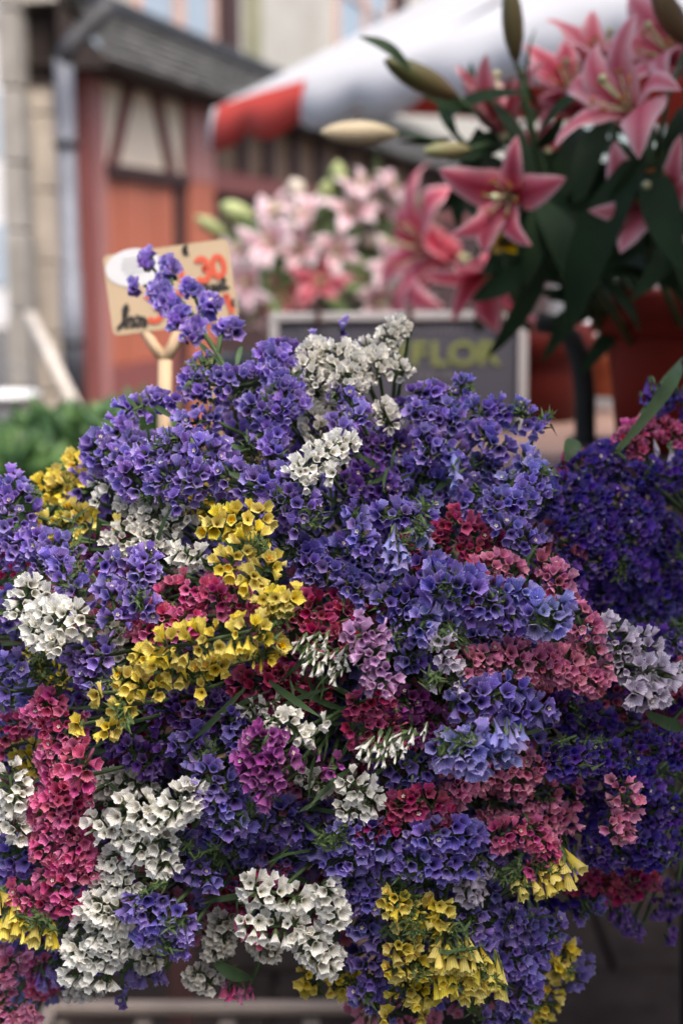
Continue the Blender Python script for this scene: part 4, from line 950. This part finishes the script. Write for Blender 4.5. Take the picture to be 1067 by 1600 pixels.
S('W', [([(535,690),(505,712),(470,738)],46), ([(515,742)],28), ([(476,755)],22)], 'bright white tuft in the middle of the upper lavender mass', dz=-.022, bud=.08)
S('P', [([(358,752),(400,760),(448,760)],62), ([(432,790),(478,795)],58), ([(458,822)],34)], 'wide lavender band left of and below the bright white tuft', dz=-.008)
S('P', [([(648,612),(690,612)],26), ([(650,646),(682,655)],36), ([(662,686),(676,712)],38)], 'three tiered lavender sprig in front of the lower right of the blackboard', cor=.1)
S('B', [([(722,600),(718,622)],26), ([(700,640),(712,660)],34), ([(690,700),(706,716)],30)], 'violet blue sprig with a single high tip right of the blackboard lettering', bud=.1)
S('B', [([(744,642),(792,640),(838,660)],42), ([(755,680),(780,700)],44)], 'violet blue bunch at the top right corner of the heap', bud=.08)
S('L', [([(836,668)],22), ([(820,722),(838,745)],46), ([(800,760),(812,782)],36)], 'pale violet blue sprig drooping over the right shoulder of the heap')
S('B', [([(772,790),(806,792),(832,760)],52), ([(790,825),(822,845)],44)], 'violet blue sprig hanging right of the crimson clusters', dz=-.012, cor=.16)
S('L', [([(706,716)],26), ([(712,748)],26)], 'pale blue half closed tips with green bracts left of the right shoulder', **HANG)
S('B', [([(760,725),(784,746)],50), ([(742,770),(720,790)],44)], 'shaded violet blue cluster under the right shoulder of the heap', dz=.02)
S('U', [([(575,740),(602,765)],44), ([(540,752),(560,775)],36)], 'shaded plum sprig below the bright white tuft, with two pale corollas', dz=.022, cor=.12)
S('B', [([(622,735),(660,742),(690,765)],50), ([(640,775),(668,790)],36)], 'shadowy violet blue cluster in the middle of the upper heap', dz=.026)
# --- upper middle
S('B', [([(452,850),(482,880),(540,892)],56), ([(440,830)],30)], 'dusky violet blue band right of the central yellow sprig', dz=.012, cor=.12)
S('B', [([(522,862),(560,872),(602,872)],50), ([(540,905),(565,928)],36), ([(600,905),(580,900)],34)], 'dusky violet blue cluster above the crimson patch at the centre', dz=.008)
S('B', [([(556,800),(560,832),(575,852)],34), ([(590,800),(632,806),(662,812)],36)], 'hook shaped violet blue sprig with hanging bells above the centre', dz=-.01, cor=.14)
S('L', [([(612,858),(622,880)],30), ([(655,835),(668,842)],22)], 'light blue half closed bells with green bracts hanging off the hooked sprig', dz=-.016, **HANG)
S('C', [([(646,868),(680,842)],60), ([(668,880)],30)], 'shaded crimson cluster right of the hanging light blue bells', dz=.022)
S('C', [([(714,816),(742,832),(770,852)],54), ([(730,860),(752,868)],36)], 'crimson cluster left of the blue sprig hanging on the right shoulder', dz=.008)
S('K', [([(748,892),(775,882),(802,894)],46)], 'rose pink head resting on the ruffled blue band', dz=-.004)
S('K', [([(848,876)],30), ([(866,898),(880,930)],44)], 'rose pink head at the upper right end of the ruffled blue band', dz=-.006, cor=.12)
S('B', [([(604,944),(645,932)],46), ([(652,900),(690,892)],56)], 'violet blue sprig at the left end of the ruffled blue band', dz=.004)
S('B', [([(690,918),(740,930),(785,945)],76)], 'big ruffled violet blue band right of the centre', dz=-.016, cor=.08, s=1.1)
S('L', [([(832,960),(868,962)],58), ([(812,925),(838,940)],34), ([(884,955)],30)], 'bright blue head with a white eye at the right end of the ruffled band', dz=-.024, s=1.1, cor=.12)
S('B', [([(735,990),(780,985),(820,990)],56)], 'dark underside cluster below the ruffled blue band', dz=.026)
S('L', [([(655,985),(668,960)],36), ([(690,945),(700,975)],34)], 'light blue upright cluster left of the ruffled blue band', dz=-.010)
S('B', [([(628,960),(650,1000)],46), ([(636,1030),(662,1040)],36), ([(610,1000)],26)], 'violet blue sprig between the orchid head and the ruffled band', dz=.006, cor=.1)
S('O', [([(558,966)],22), ([(550,996),(590,988)],36), ([(576,1020),(600,1046),(596,1066)],48), ([(570,1050)],32)], 'orchid lilac head in the middle of the heap', dz=-.016)
S('A', [([(692,1008),(700,1036)],34), ([(674,1062)],30), ([(716,1070)],28)], 'lilac white sprig beside the rose bells right of the orchid head', dz=-.012, bud=.15, f=(-.2,-.4,.8))
S('K', [([(728,1042),(764,1026)],44), ([(742,1060)],34)], 'small rose pink head of open bells right of the lilac white sprig', dz=-.004)
S('K', [([(792,1030),(840,1040),(888,1036)],58)], 'long rose pink band under the bright blue head', dz=-.002)
S('K', [([(902,962),(918,1000),(928,1036)],48), ([(905,1066),(935,1062)],38)], 'rose pink chain running down beside the lilac white bunch at right', dz=-.006, cor=.12)
S('A', [([(946,982),(968,1010),(975,1040)],58), ([(1004,1000),(1012,1030)],48)], 'upper half of the lilac white bunch at the right edge', dz=0, cor=.1)
S('A', [([(1004,1052),(1038,1052)],48), ([(990,1088),(1028,1085)],42)], 'lower half of the lilac white bunch at the right edge, large open bells', dz=-.014, s=1.1)
S('B', [([(1056,1000),(1064,1020)],40)], 'violet blue head cut by the right edge beside the lilac white bunch', dz=.03, anchor='right')
S('C', [([(1052,1055),(1066,1070)],46)], 'crimson head cut by the right edge below the lilac white bunch', dz=.026, anchor='right')
# --- deep violet bank at the right, further back
S('D', [([(905,735),(945,720),(972,730)],56), ([(870,760),(900,772)],44)], 'topmost sprig of the deep violet bank on the right', dz=.05, anchor='right', cor=.12)
S('M', [([(878,726)],26), ([(905,718)],24)], 'magenta tips behind the top of the deep violet bank', dz=.062, anchor='right')
S('M', [([(952,705),(962,712)],30)], 'magenta tuft between the deep violet bank and the pink head', dz=.052, anchor='right')
S('D', [([(880,790),(940,782),(985,800)],58), ([(1005,770),(1015,800)],42)], 'second tier of the deep violet bank on the right', dz=.05, anchor='right', cor=.12)
S('D', [([(852,790),(856,772)],40)], 'small deep violet tip right of the hanging violet blue sprig', dz=.03, anchor='right')
S('D', [([(868,835),(930,838),(1000,838)],60)], 'third tier of the deep violet bank on the right', dz=.054, anchor='right', cor=.12)
S('D', [([(902,885),(955,878),(985,890)],58)], 'fourth tier of the deep violet bank on the right', dz=.06, anchor='right', cor=.08)
S('D', [([(1040,830),(1060,878)],64)], 'deep violet cluster at the right edge of the bank', dz=.066, anchor='right')
S('D', [([(925,935),(985,935),(1050,930)],60)], 'lowest, darkest tier of the deep violet bank', dz=.085, anchor='right')
S('D', [([(1030,760),(1062,770)],40)], 'deep violet tuft half hidden at the far right of the bank', dz=.09, anchor='right')
S('M', [([(980,692),(1008,672)],42), ([(1000,708)],36), ([(972,668)],20)], 'magenta pink head below the green bracts at the right edge', dz=.035, anchor='right')
S('A', [([(1022,708)],24), ([(1046,715)],28)], 'lilac white bells beside the magenta head at the right edge', dz=.03, anchor='right', **HANG)
S('D', [([(1015,622),(1030,630)],34), ([(1055,625),(1066,632)],30)], 'deep violet fringe hanging under green bracts at the right edge', dz=.03, anchor='right', f=(-.1,-1,.3), k=.9, ln=1.5, bud=.3,
  st=[[(962,705),(1000,650),(1040,590),(1066,560)], [(1040,590),(1030,615)], [(1050,590),(1062,618)]], lf=[(966,704,1062,562,38,.004),(1010,610,1066,618,26,-.004)])
S('M', [([(884,722)],18)], 'magenta tip beside the cut green stem end behind the heap', dz=.06, anchor='right', st=[[(886,725),(892,690)]], lf=[(886,722,893,684,44,-.02),(892,722,899,686,36,-.018)])
S('D', [([(1005,740),(1035,742),(1062,735)],46)], 'deep violet tuft filling the right edge under the magenta pink head', dz=.034, anchor='right', cor=.1)
S('M', [([(1040,668),(1058,690)],34)], 'small magenta tuft at the right edge under the violet fringe', dz=.036, anchor='right')
# --- left upper
S('P', [([(18,768),(30,798),(16,826)],60)], 'lavender cluster cut by the left edge beside the yellow heads', dz=-.004)
S('Y', [([(118,716),(132,742)],38), ([(85,748),(68,765),(105,762)],42)], 'mustard yellow head behind the heap at the upper left', dz=.055, anchor='left', s=1.05)
S('Y', [([(62,832),(100,808),(130,812)],44)], 'mustard yellow head above the lavender at far left', dz=.03, anchor='left', s=1.05)
S('Y', [([(120,840)],26), ([(152,812)],16), ([(182,815)],20)], 'small yellow side heads with green bracts left of the white spray', dz=.01, f=(.2,.6,.6))
S('W', [([(152,752),(176,765)],32), ([(150,784)],20)], 'small white tuft between the yellow head and the large lavender cluster', dz=.012, bud=.12)
S('G', [([(198,782),(215,802)],36), ([(225,810),(262,818),(290,806)],42), ([(262,800)],26)], 'white open bells right of the yellow head at upper left', dz=.012)
S('G', [([(185,850),(220,835),(240,858)],48), ([(165,900)],30)], 'white bells in the gap below the large lavender cluster', dz=.014)
S('W', [([(276,850)],24), ([(278,866),(318,872)],38)], 'white half closed bells left of the central yellow sprig', dz=.002, f=(.2,-.5,.7), bud=.2)
S('Y', [([(285,790),(340,775)],56), ([(320,800)],34)], 'shaded mustard head between lavender clusters', dz=.045)
S('Y', [([(396,700),(400,730)],40)], 'dark mustard glimpse under the lavender bunch at top', dz=.05)
S('P', [([(12,862),(55,850),(105,868)],50), ([(60,880)],36)], 'lavender sprig at the far left above the white head', dz=.002)
S('P', [([(92,880),(112,915),(128,942)],42)], 'lavender tail curling round the top of the white head at left', dz=-.006)
S('P', [([(160,880),(200,876)],36), ([(222,905),(228,870)],40), ([(172,930),(184,968)],52), ([(215,945),(232,950)],40)], 'lavender sprig with white eyes between the white head and the magenta cluster', dz=-.012, cor=.14)
S('W', [([(45,918),(30,950)],40), ([(72,928)],32), ([(66,962),(95,968),(120,966)],52), ([(52,985),(92,1006)],40)], 'big white head of open bells at the left edge', dz=-.02, s=1.05, bud=.06)
S('G', [([(180,990),(170,1010)],44), ([(190,1030)],30)], 'shaded white bells behind the lavender sprig at left', dz=.03)
S('B', [([(8,940),(20,968)],44)], 'violet blue head cut by the left edge behind the big white head', dz=.02)
S('B', [([(0,1045),(28,1040)],40), ([(14,1082)],46)], 'violet blue cluster at the left edge below the big white head', dz=.006, cor=.15)
S('P', [([(128,1018),(160,1026)],50), ([(140,1060),(162,1068)],44)], 'small violet cluster with white eyes left of the lower yellow sprig', dz=-.004, cor=.18)
S('Y', [([(42,1018),(60,1030)],20), ([(78,1015)],16), ([(70,1050),(100,1060)],40)], 'dark yellow sprig of unopened buds at the left', dz=.02, bud=.8, s=.75, f=(0,.5,.6))
# --- yellow and magenta centre left
S('Y', [([(332,822),(368,812),(404,806)],46), ([(398,842),(374,866),(356,888)],48)], 'upper part of the central yellow sprig', dz=-.022, s=1.12, cor=.22)
S('Y', [([(424,880),(386,908)],42), ([(458,932),(412,944)],38)], 'lower tail of the central yellow sprig', dz=-.022, s=1.12, cor=.22)
S('M', [([(228,990),(262,968),(300,976)],46), ([(262,935),(310,922),(345,940)],52), ([(285,900)],20)], 'magenta pink cluster left of the central yellow sprig', dz=-.002, cor=.08)
S('M', [([(365,925),(378,945)],46)], 'small magenta cluster tucked against the central yellow sprig', dz=.004)
S('C', [([(415,965),(450,962)],44), ([(480,952),(520,968),(566,958)],60)], 'dusky crimson patch at the centre of the heap', dz=.02)
S('C', [([(492,992),(545,1002)],54), ([(520,940)],40)], 'dusky crimson cluster left of the orchid head', dz=.018)
S('Y', [([(262,1012),(330,1000),(398,985)],58)], 'long yellow crest of open bells at left centre', dz=-.024, s=1.15, cor=.12)
S('Y', [([(420,1008),(404,1030)],40), ([(290,1050),(350,1042)],32)], 'yellow bells under the long yellow crest', dz=-.012, s=1.1, cor=.15)
S('Y', [([(222,1026),(262,1046)],38), ([(192,1058),(240,1078)],34), ([(312,1080)],24), ([(284,1058)],18)], 'loose yellow bells below the left end of the long crest', dz=-.018, s=1.1, cor=.15)
S('Y', [([(152,1084)],28), ([(180,1106),(202,1102)],26), ([(122,1134)],24), ([(162,1140),(182,1136)],26)], 'lowest scattered yellow bells beside the pink column', dz=-.02, s=1.12, cor=.2)
# --- centre, lower centre
S('W', [([(468,1012),(500,1010)],30), ([(485,1040),(530,1035)],36), ([(520,1060)],24), ([(438,1015)],12)], 'white half closed buds hanging left of the orchid head', dz=-.008, f=(-.35,-.9,.35), k=.6, ln=1.0, bud=.75, s=.9)
S('C', [([(385,1072),(450,1062)],56), ([(440,1095),(500,1085)],44)], 'dark crimson shadow cluster under the long yellow crest', dz=.03)
S('G', [([(380,1110),(425,1100)],30), ([(400,1128),(440,1122)],34)], 'greyish white buds above the purple magenta head', dz=.008, bud=.7, s=.9)
S('W', [([(440,1125),(468,1144)],40), ([(485,1152)],28), ([(508,1126)],26)], 'white open bells above the purple magenta head', dz=-.01, bud=.12)
S('V', [([(418,1150),(400,1190)],56), ([(440,1180),(415,1222)],56), ([(410,1255)],24)], 'purple magenta head with white eyes at lower centre', dz=-.014, cor=.16, s=1.05)
S('V', [([(495,1178)],22), ([(530,1195),(515,1205)],26), ([(470,1190)],18)], 'purple magenta buds right of the purple magenta head', dz=-.006, bud=.4, cor=.2)
S('C', [([(556,1100),(592,1090)],46), ([(560,1138),(610,1146)],56)], 'crimson cluster with hanging tubes below the orchid head', dz=.004)
S('V', [([(608,1096),(650,1096)],46), ([(630,1132),(690,1132)],54)], 'mauve cluster right of the crimson hanging tubes', dz=.012)
S('W', [([(562,1178),(600,1165),(655,1148)],20), ([(580,1190),(625,1178)],22)], 'fan of narrow white buds on a green stalk at the centre', dz=-.022, f=(-.45,-.85,.25), k=.65, ln=1.0, bud=.9, s=.9)
S('G', [([(490,1222),(510,1230)],34), ([(470,1212)],26)], 'greyish white bells left of the fan of buds', dz=.012)
S('W', [([(548,1222),(578,1248)],46), ([(540,1268),(562,1272)],34)], 'white open bells below the fan of narrow buds', dz=-.008, bud=.15)
S('B', [([(600,1200),(650,1204),(690,1196)],54), ([(640,1235)],36)], 'shaded violet blue cluster under the fan of white buds', dz=.018)
S('C', [([(560,1290),(604,1285)],42), ([(622,1262),(662,1250),(680,1272)],46)], 'crimson cluster with cream eyes at lower centre', dz=-.006, cor=.28)
S('B', [([(720,1098),(762,1090),(800,1078)],52), ([(800,1112),(842,1108)],48)], 'ruffled violet blue cluster under the rose pink band', dz=-.012, cor=.12, s=1.05)
S('L', [([(708,1172),(745,1160)],56), ([(735,1190),(778,1180)],52)], 'sky blue head with a pale green tip right of the fan of white buds', dz=-.026, s=1.1)
S('L', [([(780,1150),(806,1158)],22)], 'pale green bract tip with blue tubes on the sky blue head', dz=-.034, **HANG)
S('L', [([(695,1160),(690,1185)],40)], 'light blue side cluster left of the sky blue head', dz=-.006)
S('C', [([(860,1100),(905,1108)],40)], 'dark crimson glimpse under the rose pink chain', dz=.05)
S('D', [([(870,1105),(900,1118),(935,1130)],50)], 'shaded deep violet cluster between the rose chain and the violet row', dz=.038, anchor='right')
S('D', [([(865,1190),(905,1186),(950,1182)],52), ([(960,1215),(1012,1230)],44)], 'left half of the deep violet row at the right', dz=.004, cor=.16, anchor='right', lf=[(860,1165,900,1150,24,-.002),(905,1160,955,1158,28,-.002)])
S('D', [([(980,1180),(1020,1165)],56), ([(1050,1180),(1062,1160)],46)], 'right half of the deep violet row at the right edge', dz=.010, cor=.16, anchor='right', lf=[(1010,1115,1066,1140,34,-.002),(1030,1205,1067,1215,26,.0)])
S('K', [([(714,1252),(722,1215)],46), ([(700,1275)],30)], 'dusty rose column left of the wide rose patch', dz=.002)
S('K', [([(752,1200),(800,1215),(830,1190)],62), ([(690,1200)],24)], 'upper half of the wide dusty rose patch at lower right', dz=.008)
S('K', [([(768,1255),(800,1250),(850,1240)],52), ([(822,1275),(880,1280)],44), ([(900,1240)],50)], 'lower half of the wide dusty rose patch at lower right', dz=.014)
S('K', [([(972,1232),(978,1262)],42), ([(955,1290),(972,1298)],38)], 'rose pink head standing out before the deep violet at right', dz=-.018, anchor='right')
S('D', [([(1012,1272),(1045,1262)],46), ([(990,1308),(1025,1335)],50)], 'deep violet cluster at the lower right edge', dz=.01, anchor='right', cor=.1)
S('D', [([(930,1320),(965,1330)],54), ([(940,1290)],40), ([(1052,1330)],44)], 'deep violet cluster under the standing rose head', dz=.022, anchor='right')
S('M', [([(782,1306),(830,1298),(850,1322)],44), ([(832,1360),(856,1342)],36)], 'magenta rose sprig with long tubes above the hanging yellow fan', dz=-.014, bud=.3, cor=.16)
S('Y', [([(805,1388),(835,1385)],22), ([(852,1378),(888,1362)],36)], 'fan of yellow bells hanging under green bracts at right', dz=-.018, f=(.25,-.9,.5), k=.7, ln=1.45, s=1.2, cor=.06, sp=.0075, lf=[(800,1390,812,1350,30,-.001)])
S('A', [([(720,1368),(752,1362)],30), ([(718,1395),(745,1402)],32)], 'pale lilac half closed bells left of the hanging yellow fan', dz=-.008, f=(-.1,-.8,.5), k=.7, bud=.35, cor=.1)
# --- pink and white left
S('M', [([(82,1092),(60,1112)],44), ([(68,1135)],36)], 'magenta pink head at the left below the dark yellow buds', dz=-.002)
S('C', [([(8,1140),(34,1132)],42), ([(4,1170)],30)], 'crimson head cut by the left edge', dz=.012)
S('M', [([(104,1130),(92,1180),(96,1220)],64)], 'upper length of the tall magenta column at the left', dz=.002)
S('M', [([(124,1180),(128,1215)],50)], 'brightest pink head on the tall magenta column', dz=-.020, s=1.1)
S('M', [([(92,1250),(110,1290)],76), ([(140,1240)],36)], 'middle length of the tall magenta column at the left', dz=-.004)
S('M', [([(82,1320),(130,1318)],64), ([(100,1350),(152,1352)],48)], 'lower length of the tall magenta column beside the white column', dz=-.006)
S('M', [([(70,1376),(100,1385)],40), ([(40,1405),(90,1410),(118,1412)],40), ([(22,1392)],34)], 'magenta pink foot of the tall column above the hanging yellow bells', dz=-.014)
S('C', [([(58,1265),(62,1235)],40)], 'shaded crimson cluster left of the tall magenta column', dz=.024)
S('Y', [([(36,1172),(60,1190)],46), ([(28,1220)],30)], 'shaded mustard head left of the tall magenta column', dz=.03)
S('W', [([(14,1212),(20,1250)],52), ([(10,1290),(28,1296)],40)], 'white cluster cut by the left edge beside the magenta column', dz=-.014, s=1.08)
S('B', [([(12,1330),(42,1340)],50), ([(18,1372)],36)], 'violet blue cluster under the white one at the left edge', dz=-.002, cor=.12)
S('Y', [([(6,1420),(16,1450)],40), ([(36,1452),(72,1462)],30), ([(84,1462)],22)], 'yellow bells hanging under green bracts at the lower left', dz=-.022, f=(.15,-.95,.4), k=.75, ln=1.45, s=1.2, cor=.03, lf=[(25,1430,75,1445,30,-.004),(50,1425,90,1455,26,-.006)])
S('K', [([(22,1500),(12,1520)],44), ([(6,1560),(14,1590)],42), ([(52,1580),(34,1590)],28)], 'rose pink sprig hanging out of the bottom left corner', dz=-.006, f=(0,-.5,.7), bud=.12)
S('M', [([(60,1500),(66,1545)],40)], 'shaded magenta cluster right of the bottom left rose sprig', dz=.02)
S('P', [([(104,1420),(112,1460)],48), ([(88,1505)],36)], 'shaded violet cluster between yellow bells and white column', dz=.014)
S('P', [([(70,1530),(98,1522)],26)], 'violet tubes hanging at the lower left', dz=.012, **HANG)
S('G', [([(160,1228),(200,1225),(228,1218)],42), ([(165,1260)],36)], 'shaded white bells on top of the white column', dz=.018)
S('W', [([(200,1262),(250,1272),(292,1250)],54), ([(302,1262),(300,1232)],34)], 'upper right arm of the white column, open bells', dz=-.014, s=1.1)
S('W', [([(152,1290),(182,1302)],46), ([(210,1306),(225,1326)],50), ([(252,1312),(258,1350)],44)], 'middle of the white column, open bells', dz=-.012, s=1.1)
S('W', [([(172,1345),(195,1355)],44), ([(165,1385),(200,1378)],44)], 'narrow waist of the white column', dz=-.008)
S('W', [([(150,1412),(175,1420),(196,1430)],54), ([(140,1450),(180,1460)],54)], 'lower third of the white column', dz=-.018, s=1.08)
S('W', [([(128,1478),(165,1485),(192,1470)],56), ([(122,1515),(160,1522)],56)], 'dense round foot of the white column', dz=-.018, s=1.08)
S('G', [([(118,1548),(150,1545)],34), ([(225,1500),(240,1495)],36)], 'greyish white bells at the very foot of the white column', dz=.012)
S('B', [([(214,1418),(255,1432),(288,1448)],50), ([(232,1455),(280,1478)],44)], 'violet blue sprig hanging over the foot of the white column', dz=-.026, f=(.1,-.5,.7), k=.5, cor=.12, bud=.15, ln=1.2, lf=[(225,1395,258,1378,26,-.008)])
S('B', [([(192,1562)],26)], 'single violet flower dangling below the white column', dz=.004, cor=.5, st=[[(190,1520),(192,1550)]])
S('P', [([(205,1522),(238,1528)],24), ([(255,1525)],14)], 'violet buds below the foot of the white column', dz=.02, **HANG)
S('B', [([(278,1305),(284,1342)],46), ([(305,1360),(328,1372)],40)], 'violet blue sprig right of the middle of the white column', dz=.0, cor=.12, lf=[(300,1340,338,1325,26,-.004)])
S('U', [([(258,1110),(308,1106),(352,1118)],60), ([(340,1095)],36)], 'shaded purple cluster under the loose yellow bells', dz=.022)
S('U', [([(172,1160)],40), ([(202,1172),(232,1196)],46), ([(250,1180)],30)], 'shaded purple sprig with white eyes above the white column', dz=.014, cor=.14)
S('P', [([(302,1150),(318,1185)],38), ([(270,1165)],24), ([(362,1120),(370,1170)],28)], 'narrow violet sprig left of the purple magenta head', dz=.01)
S('B', [([(322,1212),(342,1245),(360,1282)],66)], 'violet blue sprig left of the purple magenta head', dz=-.006, cor=.06)
S('B', [([(378,1250),(392,1290)],50), ([(330,1300),(370,1318)],46)], 'violet blue cluster below the purple magenta head', dz=.010, cor=.08)
S('U', [([(270,1215),(290,1200)],46)], 'dark purple gap cluster right of the shaded white bells', dz=.04)
# --- lower middle
S('B', [([(418,1272),(462,1290)],56), ([(478,1316),(522,1322)],50)], 'shaded violet blue cluster with white eyes under the purple magenta head', dz=.022, cor=.18)
S('B', [([(402,1330),(445,1345)],50), ([(470,1268),(512,1262)],36)], 'shaded violet blue sprig above the lower white heads', dz=.026, cor=.15)
S('M', [([(405,1358),(442,1366)],30)], 'little magenta glimpse above the lower white heads', dz=.02)
S('W', [([(394,1388),(432,1398),(470,1404)],46), ([(508,1390),(522,1430)],46)], 'upper of the two white heads at bottom centre', dz=-.014, s=1.12, f=(0,.1,1))
S('W', [([(388,1442),(420,1450),(462,1448)],44), ([(478,1465),(510,1500)],52)], 'lower of the two white heads at bottom centre', dz=-.018, s=1.12, f=(0,-.1,1))
S('G', [([(352,1438),(338,1482)],44), ([(362,1472)],36), ([(302,1520),(330,1538)],38), ([(400,1480),(425,1485)],34)], 'greyish white spray hanging left of the lower white heads', dz=.024)
S('C', [([(345,1395),(378,1410)],46), ([(330,1430)],30)], 'dark crimson cluster behind the lower white heads', dz=.035)
S('M', [([(378,1450)],26), ([(405,1470)],22)], 'two magenta florets between white heads at the bottom', dz=.012)
S('M', [([(352,1548),(388,1552)],22)], 'magenta fringe on a dark green spike hanging at the bottom', dz=.022, lf=[(335,1505,395,1530,36,-.004),(345,1500,380,1545,26,-.004)], **HANG)
S('Y', [([(480,1525),(520,1532),(552,1540)],40)], 'mustard head hanging under the lower white heads', dz=.032, s=1.05)
S('B', [([(532,1302),(572,1305),(604,1318)],50), ([(520,1345),(560,1342)],46)], 'violet blue bunch under the crimson cluster with cream eyes', dz=-.008, cor=.1)
S('B', [([(658,1310),(695,1300),(732,1312)],50), ([(640,1345),(700,1348),(740,1345)],50)], 'violet blue bunch with big white eyes right of bottom centre', dz=-.014, cor=.2)
S('B', [([(592,1342),(622,1352)],46), ([(545,1382),(585,1390)],46)], 'violet blue sprig above the bottom yellow clusters', dz=.0, cor=.1)
S('B', [([(540,1412),(592,1400)],36), ([(572,1452),(600,1475)],46)], 'violet blue sprig with a white eye left of the bottom yellow clusters', dz=-.004, cor=.16)
S('B', [([(570,1505),(590,1525)],44), ([(566,1548),(585,1570)],40), ([(612,1582)],26)], 'violet blue tail hanging left of the bottom yellow clusters', dz=.0, cor=.12)
S('B', [([(650,1378),(682,1382)],36)], 'violet tubes above the bottom yellow clusters', dz=-.002, bud=.7, lf=[(600,1400,660,1385,22,-.006)])
S('Y', [([(612,1406),(640,1420),(662,1432)],40), ([(630,1442),(655,1448)],28)], 'upper left yellow cluster at the bottom', dz=-.018, cor=.3, s=1.05, lf=[(605,1402,660,1400,24,.0)])
S('Y', [([(688,1412),(690,1442)],38), ([(682,1470)],28)], 'upper right yellow cluster at the bottom', dz=-.018, cor=.3, s=1.05)
S('Y', [([(618,1472),(638,1482)],42), ([(620,1508),(655,1505)],48), ([(676,1512)],28)], 'middle yellow cluster at the bottom', dz=-.022, cor=.3, s=1.08)
S('Y', [([(624,1545),(650,1550),(672,1556)],36), ([(660,1585)],30), ([(602,1592)],28)], 'lowest yellow cluster hanging past the bottom edge', dz=-.02, cor=.3, s=1.05)
S('Y', [([(692,1502),(735,1495)],30), ([(745,1515),(775,1535)],30), ([(690,1535),(745,1545)],30)], 'pale yellow bells hanging under green bracts at the bottom', dz=-.03, f=(.1,-.95,.45), k=.75, ln=1.45, s=1.2, cor=.05, lf=[(690,1490,745,1482,30,-.006),(758,1525,790,1545,28,-.008)])
S('B', [([(728,1428),(746,1452)],42), ([(728,1470),(760,1478)],32)], 'small violet blue sprig right of the upper right yellow cluster', dz=-.008, cor=.14)
S('B', [([(792,1440),(830,1450)],46), ([(862,1448),(852,1482)],42)], 'violet blue sprig under the hanging yellow fan', dz=.0, cor=.16)
S('B', [([(782,1498),(826,1506)],54), ([(815,1545),(798,1590)],54), ([(760,1590)],40)], 'long violet blue sprig hanging at the bottom right of the heap', dz=.0, cor=.08)
S('Y', [([(884,1478),(872,1520)],36), ([(856,1556),(842,1595)],40)], 'shaded mustard sprig at the right end of the heap bottom', dz=.03, s=1.05)
S('C', [([(890,1372),(940,1380)],44), ([(960,1392),(1010,1378)],44)], 'dark crimson band under the deep violet clusters at lower right', dz=.05, anchor='right')
S('P', [([(905,1420),(930,1410)],40)], 'dim violet cluster in shade right of the hanging yellow fan', dz=.05, anchor='right')
S('U', [([(966,1430),(985,1450)],30), ([(1000,1460)],14)], 'dark drooping violet buds at the lower right', dz=.06, anchor='right', lf=[(960,1400,968,1450,26,.0)], **HANG)
S('U', [([(1030,1410),(1056,1400)],50), ([(1046,1450)],40)], 'dim violet sprig hanging at the lower right edge', dz=.06, anchor='right')
S('B', [([(868,1340),(890,1352)],34)], 'violet blue tubes behind the magenta rose sprig', dz=.02, **HANG)
S('B', [([(760,1330),(775,1350)],40), ([(770,1400)],40)], 'shaded violet blue cluster behind the magenta rose sprig', dz=.03)
# --- shaded sprigs behind the front ones
USED = set()
poly = [(0,880),(70,850),(160,770),(300,690),(430,660),(600,680),(830,750),(890,800),(1067,780),(1067,1340),(900,1380),(860,1580),(570,1580),(530,1440),(300,1420),(120,1540),(0,1560)]
def inside(x, y):
    r = False
    for (x0, y0), (x1, y1) in zip(poly, poly[1:] + poly[:1]):
        if (y0 > y) != (y1 > y) and x < (x1 - x0) * (y - y0) / (y1 - y0) + x0: r = not r
    return r
rf = random.Random(5)
n = 0
for gy in range(620, 1600, 78):
    for gx in range(20, 1080, 82):
        x, y = gx + rf.uniform(-30, 30), gy + rf.uniform(-28, 28)
        if not inside(x, y): continue
        if x > 850 and y < 960: c = 'D'
        elif y < 850: c = rf.choice('PPPB')
        elif x > 850: c = rf.choice('DDCD')
        else: c = rf.choice('BBUCMBKB')
        lab = None
        for (fx, fy), fl in sorted(FRONT, key=lambda q: (q[0][0] - x) ** 2 + (q[0][1] - y) ** 2):
            cand = 'shaded %s sprig behind the %s' % (WORD[c], fl)
            if fl not in USED and len(cand.split()) <= 16: USED.add(fl); lab = cand; break
        sprig(c, [([(x - 34, y + rf.uniform(-20, 20)), (x + 34, y + rf.uniform(-20, 20))], 80)], lab or '%s statice sprig deep in the shade between the front ones' % WORD[c], dz=.070 + rf.uniform(0, .03) + (.05 if c == 'D' and y < 960 else 0), sp=.0098, s=1.05, stuff=True, anchor='right' if x > 880 else 'main', group='shaded statice sprigs behind the front ones')
# dark narrow leaves and stalks filling the heap behind the flowers
fb = MB()
for i in range(1800):
    x, y = rf.uniform(-20, 1090), rf.uniform(600, 1560)
    if not inside(x, y) or y > 1440: continue
    d = heapD(x, y) + rf.uniform(.02, .14) + (.10 if x > 830 else 0); a = at(x, y, d)
    v = (ANCH['main'] - a).normalized() * -.3 + vdir(rf.uniform(-1, 1), rf.uniform(-1, 1), rf.uniform(-.3, .5))
    L = rf.uniform(.018, .05); w_ = rf.uniform(.002, .0048)
    lb = leaf_mb(a, a + v.normalized() * L, w_, vdir(rf.uniform(-1, 1), rf.uniform(-.2, 1), .8), .1, 3)
    off = fb.add(lb.v)
    for f_, sm in zip(lb.f, lb.sm): fb.face([k + off for k in f_], 0, None, True)
fo = fb.build('statice_foliage', M_leaf); fo['kind'] = 'stuff'
fo['label'] = 'dark green leaves and stalks between the statice heads'; fo['category'] = 'foliage'
print('florets', NFL, 'objects', len(bpy.data.objects))
